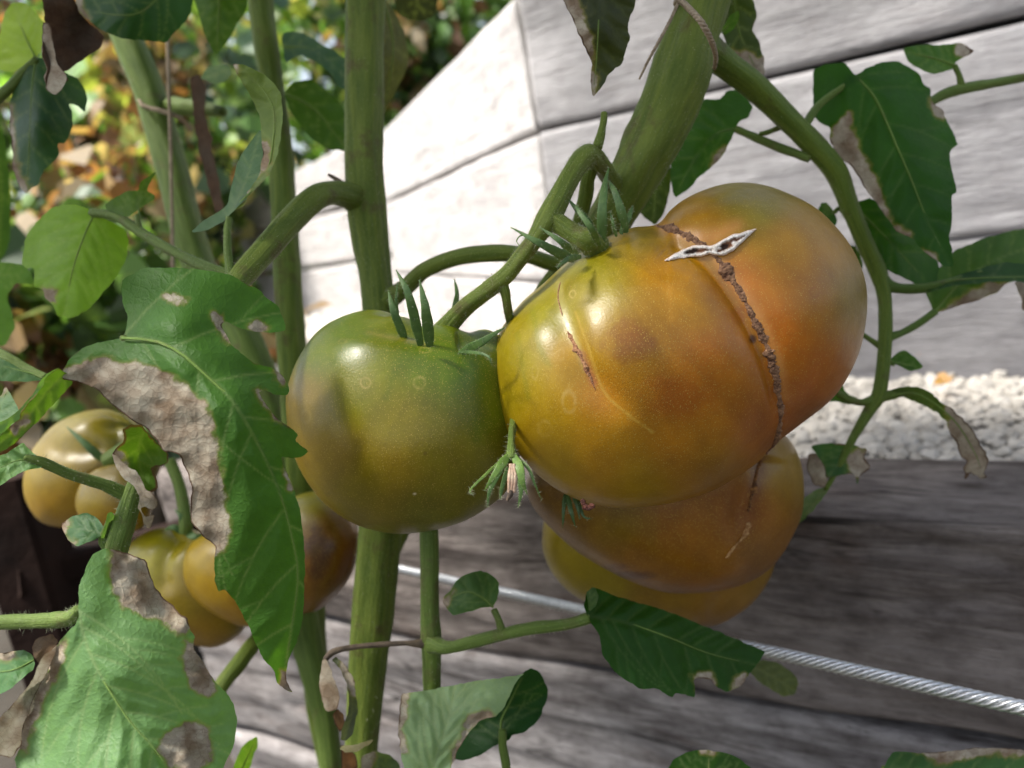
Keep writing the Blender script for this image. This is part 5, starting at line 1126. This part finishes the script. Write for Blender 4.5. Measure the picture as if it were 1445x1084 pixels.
leaf(p3, [(5, 21), (16, 4), (34, 3), (49, 16), (66, 36), (61, 70), (52, 80), (34, 93), (18, 103), (0, 98), (-30, 90), (-30, 40), (0, 50)], [(50, 82), (35, 50), (20, 10)], [(50, 82, .33), (-20, 80, .34), (18, 6, .335), (62, 40, .325)], (0.28, 0.42, 0.04), step=4, seed=61, nv=4)  # bright tint carries the glow of light from behind
leaf(p3, [(59, -8), (103, -8), (111, 16), (129, 36), (147, 49), (142, 67), (124, 80), (109, 90), (96, 99), (85, 103), (98, 112), (85, 124), (78, 134), (68, 127), (63, 114), (67, 98), (59, 75), (65, 39)], [(85, -6), (95, 50), (78, 128)], [(85, -5, .265), (145, 52, .27), (78, 130, .262), (60, 60, .258), (100, 50, .285), (95, 90, .268)], (0.045, 0.024, 0.014), own=.9, alldry=1.0, step=3.2, seed=62, nv=3, crumple=.002, rib=False, label='dead dark brown curled leaf')
leaf(p3, [(60, 30), (70, 34), (76, 60), (80, 90), (96, 108), (88, 126), (78, 135), (66, 126), (62, 112), (66, 95), (58, 76)], [(66, 34), (70, 80), (78, 130)], [(66, 34, .262), (78, 130, .256), (60, 76, .264), (80, 90, .256)], (0.2, 0.18, 0.16), alldry=.8, step=3.2, seed=63, nv=2, rib=False, crumple=.001)
leaf(p3, [(104, -20), (106, 0), (109, 13), (124, 28), (145, 44), (168, 53), (191, 57), (217, 58), (235, 61), (245, 47), (264, 28), (271, 10), (276, -20)], [(235, -15), (190, 20), (115, 15)], [(110, 0, .30), (235, 58, .30), (272, 0, .305), (180, 20, .285), (150, 44, .295)], (0.03, 0.085, 0.038), step=4, seed=64, nv=5, dry=[[(100, -20), (118, -20), (116, 10), (124, 28), (106, 12)]])
leaf(p3, [(328, 1088), (339, 1057), (350, 1046), (363, 1039), (364, 1053), (355, 1076), (346, 1100), (330, 1110)], [(334, 1100), (361, 1044)], [(334, 1095, .30), (362, 1042, .295), (360, 1065, .302)], (0.09, 0.18, 0.035), step=4, seed=65, nv=3)
leaf(p3, [(-30, 120), (6, 190), (12, 240), (16, 300), (14, 345), (-4, 380), (-30, 390)], [(-25, 130), (0, 240), (-2, 360)], [(-25, 130, .38), (10, 240, .385), (-4, 375, .38)], (0.05, 0.11, 0.025), step=5, seed=66, nv=4, rib=False)
leaf(p3, [(-20, 372), (10, 370), (34, 374), (46, 388), (46, 402), (20, 400), (10, 420), (22, 460), (6, 490), (-20, 480)], [(-10, 390), (30, 385)], [(-10, 390, .33), (44, 392, .325), (8, 485, .335)], (0.09, 0.20, 0.03), step=5, seed=67, nv=4, rib=False)

# --- second stem, left of the main stem
p4 = thing('tomato_plant', 'blurred straight dark stem between the tied pale stem and the central stem', 'plant', base_of(425, 900, .36), 'tomato plants')
stem('main_stem', [(362, -40, .355, 18), (374, 60, .355, 17), (384, 130, .355, 16), (395, 220, .352, 17.5), (404, 369, .35, 20), (409, 470, .348, 20), (416, 560, .348, 20), (428, 720, .352, 20), (440, 900, .38, 19), (450, 1000, .39, 18)], M_stem, p4, n=120, sides=20, rough=.06, ground=True, tint=(.95, 1.0, .9))
leaf(p4, [(273, -12), (280, 22), (292, 55), (306, 80), (318, 62), (325, 55), (332, 37), (347, 15), (352, -12)], [(310, -12), (306, 75)], [(310, -10, .32), (275, 0, .33), (350, 0, .33), (306, 78, .322)], (0.065, 0.14, 0.02), step=5, seed=70, nv=4)
leaf(p4, [(282, 111), (295, 92), (321, 92), (326, 104), (318, 116), (303, 119)], [(322, 98), (290, 110)], [(322, 98, .36), (285, 110, .365), (305, 118, .355)], (0.06, 0.13, 0.03), step=5, seed=71, nv=2, rib=False)
leaf(p4, [(398, 48), (410, 44), (432, 48), (454, 63), (476, 74), (489, 85), (495, 130), (480, 125), (465, 103), (443, 85), (424, 77), (402, 89)], [(400, 66), (445, 72), (488, 110)], [(400, 66, .345), (445, 60, .35), (490, 120, .34), (445, 84, .338)], (0.05, 0.115, 0.075), step=5, seed=72, nv=4)
leaf(p4, [(400, 129), (417, 114), (443, 113), (461, 129), (485, 148), (492, 214), (461, 211), (435, 192), (410, 159)], [(402, 132), (445, 155), (488, 210)], [(402, 130, .345), (443, 114, .355), (490, 212, .345), (430, 185, .338)], (0.05, 0.115, 0.02), step=5, seed=73, nv=4)
leaf(p4, [(268, 108), (280, 104), (292, 122), (288, 150), (296, 190), (302, 196), (298, 206), (308, 250), (316, 300), (306, 305), (296, 270), (282, 220), (274, 170)], [(276, 108), (284, 170), (300, 240), (312, 300)], [(276, 108, .365), (284, 170, .36), (312, 300, .365), (300, 200, .368)], (0.06, 0.035, 0.022), own=.9, alldry=.9, step=4, seed=74, nv=3, rib=False, crumple=.0015)
leaf(p4, [(536, -10), (545, 0), (559, 22), (573, 48), (576, 92), (562, 122), (548, 148), (537, 175), (530, 100)], [(542, 0), (555, 70), (540, 168)], [(542, 0, .37), (574, 60, .375), (540, 172, .37), (555, 80, .362)], (0.03, 0.04, 0.02), step=5, seed=75, nv=4, alldry=.25)
leaf(p4, [(553, -12), (622, -12), (613, 24), (592, 30), (571, 27), (560, 18)], [(590, -10), (586, 28)], [(590, -10, .40), (560, 20, .40), (612, 22, .41)], (0.02, 0.025, 0.02), step=5, seed=76, nv=2, rib=False)

# --- plant at the lower left
p5 = thing('tomato_plant', 'tomato plant at lower left with the large pale spotted leaf in front', 'plant', base_of(120, 1084, .26), 'tomato plants')
stem('main_stem', [(196, 672, .222, 10), (188, 695, .221, 13), (176, 735, .22, 15), (163, 778, .219, 15), (150, 850, .222, 15), (138, 960, .228, 15), (130, 1100, .236, 15)], M_stalk, p5, n=60, sides=20, rough=.05, ground=True, hair=500)
stem('petiole', [(178, 698, .221, 10), (155, 687, .219, 9), (125, 677, .216, 7.5), (94, 667, .213, 7), (60, 652, .21, 7), (35, 645, .208, 4)], M_stalk, p5, hair=200)
stem('petiole', [(-40, 880, .20, 10), (50, 877, .196, 10), (95, 873, .193, 11), (112, 862, .191, 9)], M_stalk, p5, hair=250)
stem('petiole', [(150, 772, .22, 7), (146, 760, .22, 6), (156, 735, .219, 5)], M_stalk, p5)
stem('petiole', [(66, 534, .235, 6), (36, 520, .238, 7), (10, 505, .24, 8), (-20, 490, .245, 8)], M_stalk, p5)
L2o = [(111, 856), (110, 832), (118, 809), (129, 784), (148, 774), (162, 776), (184, 782), (207, 791), (212, 811), (218, 826), (229, 843), (244, 854), (253, 868), (264, 870), (268, 891), (275, 898), (273, 913), (282, 928), (292, 946), (306, 964), (321, 979), (330, 994), (334, 1016), (334, 1034), (327, 1060), (314, 1084), (298, 1120), (200, 1150), (100, 1150), (40, 1125), (20, 1075), (30, 1053), (31, 1027), (37, 1005), (52, 975), (66, 942), (79, 913), (87, 902), (98, 889), (107, 881), (111, 868)]
leaf(p5, L2o, [(111, 862), (116, 890), (130, 930), (155, 975), (185, 1020), (218, 1057), (262, 1120)],
     [(111, 862, .191), (120, 800, .196), (160, 776, .2), (215, 815, .202), (265, 880, .199), (330, 1000, .201), (320, 1080, .197), (200, 1000, .187), (150, 960, .1865), (40, 1010, .196), (70, 940, .195), (100, 1084, .184), (180, 880, .191), (230, 1060, .187), (260, 1130, .184)],
     PL, dry=[[(157, 770), (156, 815), (160, 835), (178, 855), (200, 868), (232, 876), (250, 892), (262, 893), (278, 880), (262, 840), (235, 805), (215, 780), (185, 766)], [(262, 905), (258, 925), (264, 950), (274, 972), (292, 980), (306, 974), (290, 942), (276, 905)], [(224, 1052), (232, 1036), (252, 1026), (275, 1020), (290, 1030), (298, 1050), (296, 1072), (272, 1088), (242, 1082), (226, 1066)], [(70, 940), (80, 913), (92, 905), (84, 940), (60, 990), (44, 1030), (34, 1060), (20, 1060), (36, 1005)]],
     step=3, nv=6, seed=80, vs=0.95, quilt=.0013, edge=.05, jit=1.0, ribr=2.6, crumple=.0016, wob=.0018, label='large pale green leaf with dried spots', vang=50)
leaf(p5, [(88, 903), (72, 918), (60, 925), (47, 958), (22, 990), (0, 1012), (-20, 1030), (-20, 1070), (0, 1066), (16, 1070), (30, 1052), (40, 1004), (60, 958), (80, 922)], [(86, 906), (52, 960), (10, 1030), (-15, 1060)], [(86, 905, .194), (50, 950, .189), (0, 1020, .188), (15, 1066, .194), (50, 980, .196)], (0.2, 0.18, 0.14), alldry=.75, step=3.2, seed=81, nv=3, crumple=.0022, rib=False, label='dry rolled margin of the pale leaf')
leaf(p5, [(45, 912), (52, 900), (72, 895), (84, 904), (74, 922), (60, 930), (58, 940), (48, 928)], [(80, 905), (50, 915)], [(80, 905, .196), (48, 915, .2), (60, 935, .198)], (0.1, 0.06, 0.03), own=.9, alldry=.95, step=3.2, seed=82, nv=2, rib=False, crumple=.001)
leaf(p5, [(-20, 922), (0, 922), (30, 917), (46, 924), (50, 939), (33, 957), (15, 972), (0, 979), (-20, 984)], [(48, 932), (20, 945), (-15, 950)], [(48, 932, .2), (-15, 930, .205), (-10, 980, .196), (20, 945, .195)], (0.10, 0.22, 0.09), step=3.5, seed=83, nv=3, dry=[[(-20, 915), (24, 915), (20, 928), (-20, 932)]])
leaf(p5, [(-20, 645), (0, 643), (17, 635), (33, 624), (42, 635), (55, 646), (60, 660), (36, 664), (17, 674), (0, 686), (-20, 692)], [(58, 652), (25, 650), (-15, 668)], [(58, 652, .21), (-15, 650, .206), (-10, 688, .200), (33, 626, .212)], PL, step=3.5, seed=84, nv=4)
leaf(p5, [(-15, 552), (0, 560), (8, 544), (19, 563), (28, 582), (24, 594), (0, 610), (-15, 612)], [(-10, 605), (10, 550)], [(-10, 605, .216), (10, 548, .222), (26, 585, .215)], (0.14, 0.25, 0.13), step=3.5, seed=85, nv=3, dry=[[(2, 540), (14, 540), (12, 556), (2, 556)]])
leaf(p5, [(-20, 485), (0, 492), (11, 502), (36, 518), (62, 528), (66, 536), (40, 539), (0, 538), (-20, 530)], [(64, 532), (-15, 512)], [(64, 532, .235), (-15, 500, .24), (0, 536, .23)], (0.10, 0.2, 0.09), step=4, seed=86, nv=3)
leaf(p5, [(86, 740), (100, 729), (122, 723), (136, 729), (147, 746), (141, 757), (125, 765), (108, 772), (94, 760)], [(146, 754), (120, 748), (88, 742)], [(146, 754, .22), (88, 742, .226), (115, 724, .224), (110, 770, .216)], (0.085, 0.18, 0.085), step=3.2, seed=87, nv=3, dry=[[(82, 736), (96, 730), (94, 756), (104, 766), (92, 770)]])
leaf(p5, [(151, 724), (157, 722), (162, 730), (160, 745), (152, 762), (142, 758), (148, 745)], [(148, 758), (157, 725)], [(148, 758, .219), (157, 724, .217), (161, 742, .221)], (0.12, 0.23, 0.12), step=3.2, seed=88, nv=2, rib=False)
leaf(p5, [(184, 599), (172, 607), (176, 621), (158, 639), (161, 652), (172, 671), (191, 685), (199, 702), (222, 690), (222, 677), (213, 660), (238, 654), (238, 641), (215, 620), (200, 600)], [(205, 602), (195, 640), (205, 690)], [(190, 600, .206), (160, 645, .215), (236, 645, .22), (200, 690, .212), (198, 640, .222)], (0.10, 0.19, 0.03), step=3.2, seed=89, nv=3, edge=.5, dry=[[(150, 630), (170, 640), (180, 665), (200, 690), (190, 710), (150, 670)]], rib=False, label='torn leaf remnant')
leaf(p5, [(158, 640), (168, 646), (180, 660), (192, 664), (200, 680), (206, 690), (214, 694), (222, 705), (223, 714), (214, 720), (206, 715), (198, 718), (204, 730), (218, 726), (212, 748), (202, 738), (200, 726), (194, 716), (198, 702), (190, 688), (172, 673), (160, 654)], [(162, 645), (195, 685), (210, 740)], [(160, 645, .212), (195, 690, .204), (222, 712, .208), (210, 744, .212), (185, 660, .208)], (0.18, 0.2, 0.13), alldry=.62, step=3.0, seed=90, nv=2, rib=False, crumple=.0022)

# --- the plants' leafy tops, unseen, added to keep the foreground out of direct sun
def added_shade_top(parent, base, top, n, spread, seed):
    r = np.random.default_rng(seed); base = np.asarray(base, float); top = np.asarray(top, float)
    C = spline(np.array([base, base * .6 + top * .4 + [0.01, 0, 0], top]), 24)
    V, f, uv, _ = tube_world(C, np.linspace(.0075, .003, 24), 12, rough=.08, seed=seed)
    mk('unseen_upper_stem', V, f, M_stem, parent, uv=uv)
    t = r.uniform(0.42, 1.0, n); pos = base + (top - base) * t[:, None] + r.normal(0, 1, (n, 3)) * np.array(spread)
    T = r.normal(0, 1, (n, 3)) + np.array([0, 0, -0.5]); T /= np.linalg.norm(T, axis=1)[:, None]
    B = np.cross(T, r.normal(0, .5, (n, 3)) + np.array([0, 0, 1.0])); B /= np.linalg.norm(B, axis=1)[:, None]; N = np.cross(T, B)
    s_ = .075 * r.uniform(0.6, 1.25, n)[:, None]; w_ = s_ * r.uniform(.25, .38, n)[:, None]
    prof = [(0, 0, 0), (.25, .8, .12), (.35, .55, .1), (.55, 1.0, .1), (.68, .6, .02), (1.0, 0, -.2), (.68, -.6, .02), (.55, -1.0, .1), (.35, -.55, .1), (.25, -.8, .12)]
    V = np.stack([pos + T * s_ * a + B * w_ * b + N * s_ * c for (a, b, c) in prof], 1)
    V = V.reshape(-1, 3); X, Y, D = project(V); bad = ((D > 0) & (Y > -25) & (X > -60) & (X < PW + 60)).reshape(n, 10).any(1)
    mid = V.reshape(n, 10, 3).mean(1)                # leaves thinned along sun rays so light reaches chosen spots
    for (gx, gy, gd, gr_) in ((845, 450, .21, .06), (490, 520, .225, .03), (200, 900, .19, .05), (250, 480, .195, .04)):
        rel = mid - P(gx, gy, gd); al = rel @ SUNV; dist = np.linalg.norm(rel - al[:, None] * SUNV, axis=1)
        bad |= (dist < gr_) & (r.uniform(0, 1, n) < 0.75)
    V = V.reshape(n, 10, 3)[~bad]; k_ = len(V)
    tri = np.array([[0, 1, 9], [1, 2, 9], [2, 8, 9], [2, 3, 8], [3, 7, 8], [3, 4, 7], [4, 6, 7], [4, 5, 6]])
    FF = (tri[None] + (np.arange(k_) * 10)[:, None, None]).reshape(-1, 3)
    col = np.array([(0.05, .12, .03), (0.07, .15, .04), (.04, .09, .03), (.12, .15, .05)])[r.integers(0, 4, k_)] * r.uniform(.7, 1.3, (k_, 1))
    mk('crown', V.reshape(-1, 3), FF, M_foliage, parent, {'col': np.repeat(col, 10, 0)}, kind='stuff', sm=False)  # unseen leaves added to shade the foreground
added_shade_top(p1, P(515, -42, .30), P(515, -42, .30) + np.array([-.14, -.10, .55]), 230, (.13, .055, .07), 1)
added_shade_top(p2, P(1012, -82, .262), P(1012, -82, .262) + np.array([-.04, -.04, .50]), 180, (.12, .05, .07), 2)
added_shade_top(p3, P(150, -22, .40), P(150, -22, .40) + np.array([-.26, -.26, .60]), 220, (.13, .06, .08), 3)
added_shade_top(p4, P(362, -42, .355), P(362, -42, .355) + np.array([-.20, -.18, .60]), 240, (.14, .06, .08), 4)
added_shade_top(p4, P(362, -42, .355) + np.array([-.06, .0, .18]), P(362, -42, .355) + np.array([-.02, .22, .55]), 80, (.22, .10, .08), 5)  # sparse extra crown added to dapple the right wall

# ------------------------------------------------------------------ twine
def twine(root, pts, name='cord', n=90):
    C, R = px_path(pts, n)
    for k in range(3):
        q = spline(pts, n); t = np.linspace(0, 1, n)
        L = np.concatenate([[0], np.cumsum(np.linalg.norm(np.diff(C, axis=0), axis=1))]); ph = L / 0.004 * 6.28 + k * 2.094
        T = np.gradient(C, axis=0); T /= np.linalg.norm(T, axis=1)[:, None]; A_ = np.cross(T, C - CO); A_ /= np.linalg.norm(A_, axis=1)[:, None]; B_ = np.cross(A_, T)
        CC = C + (R * .5)[:, None] * (np.cos(ph)[:, None] * A_ + np.sin(ph)[:, None] * B_)
        V, f, uv, N = tube_world(CC, R * .58, 8, rough=.15, seed=k)
        mk(name, V, f, M_twine, root, uv=uv)
t1 = thing('garden_twine', 'tan twine tied round the thick leaning stem at the top', 'twine', P(1010, 85, .23))
twine(t1, [(953, 6, .262, 3.5), (958, 0, .236, 4), (972, 12, .226, 4.5), (990, 32, .222, 4.5), (1004, 58, .226, 4.2), (1010, 80, .236, 3.6), (1008, 96, .252, 3.2)])
twine(t1, [(958, 2, .236, 2.4), (945, 30, .234, 2.2), (930, 58, .234, 2.2), (915, 85, .236, 2.0), (902, 112, .238, 1.4)])
t2 = thing('garden_twine', 'pale string hanging beside and looped round the tied left stem', 'twine', P(244, 380, .37))
twine(t2, [(236, 30, .372, 2.8), (238, 120, .37, 2.8), (241, 220, .368, 2.8), (243, 320, .367, 2.8), (244, 385, .366, 2.6)])
twine(t2, [(196, 142, .395, 3), (203, 150, .377, 3.2), (225, 156, .37, 3.2), (248, 164, .372, 3.2), (262, 173, .385, 3), (268, 184, .40, 3)])
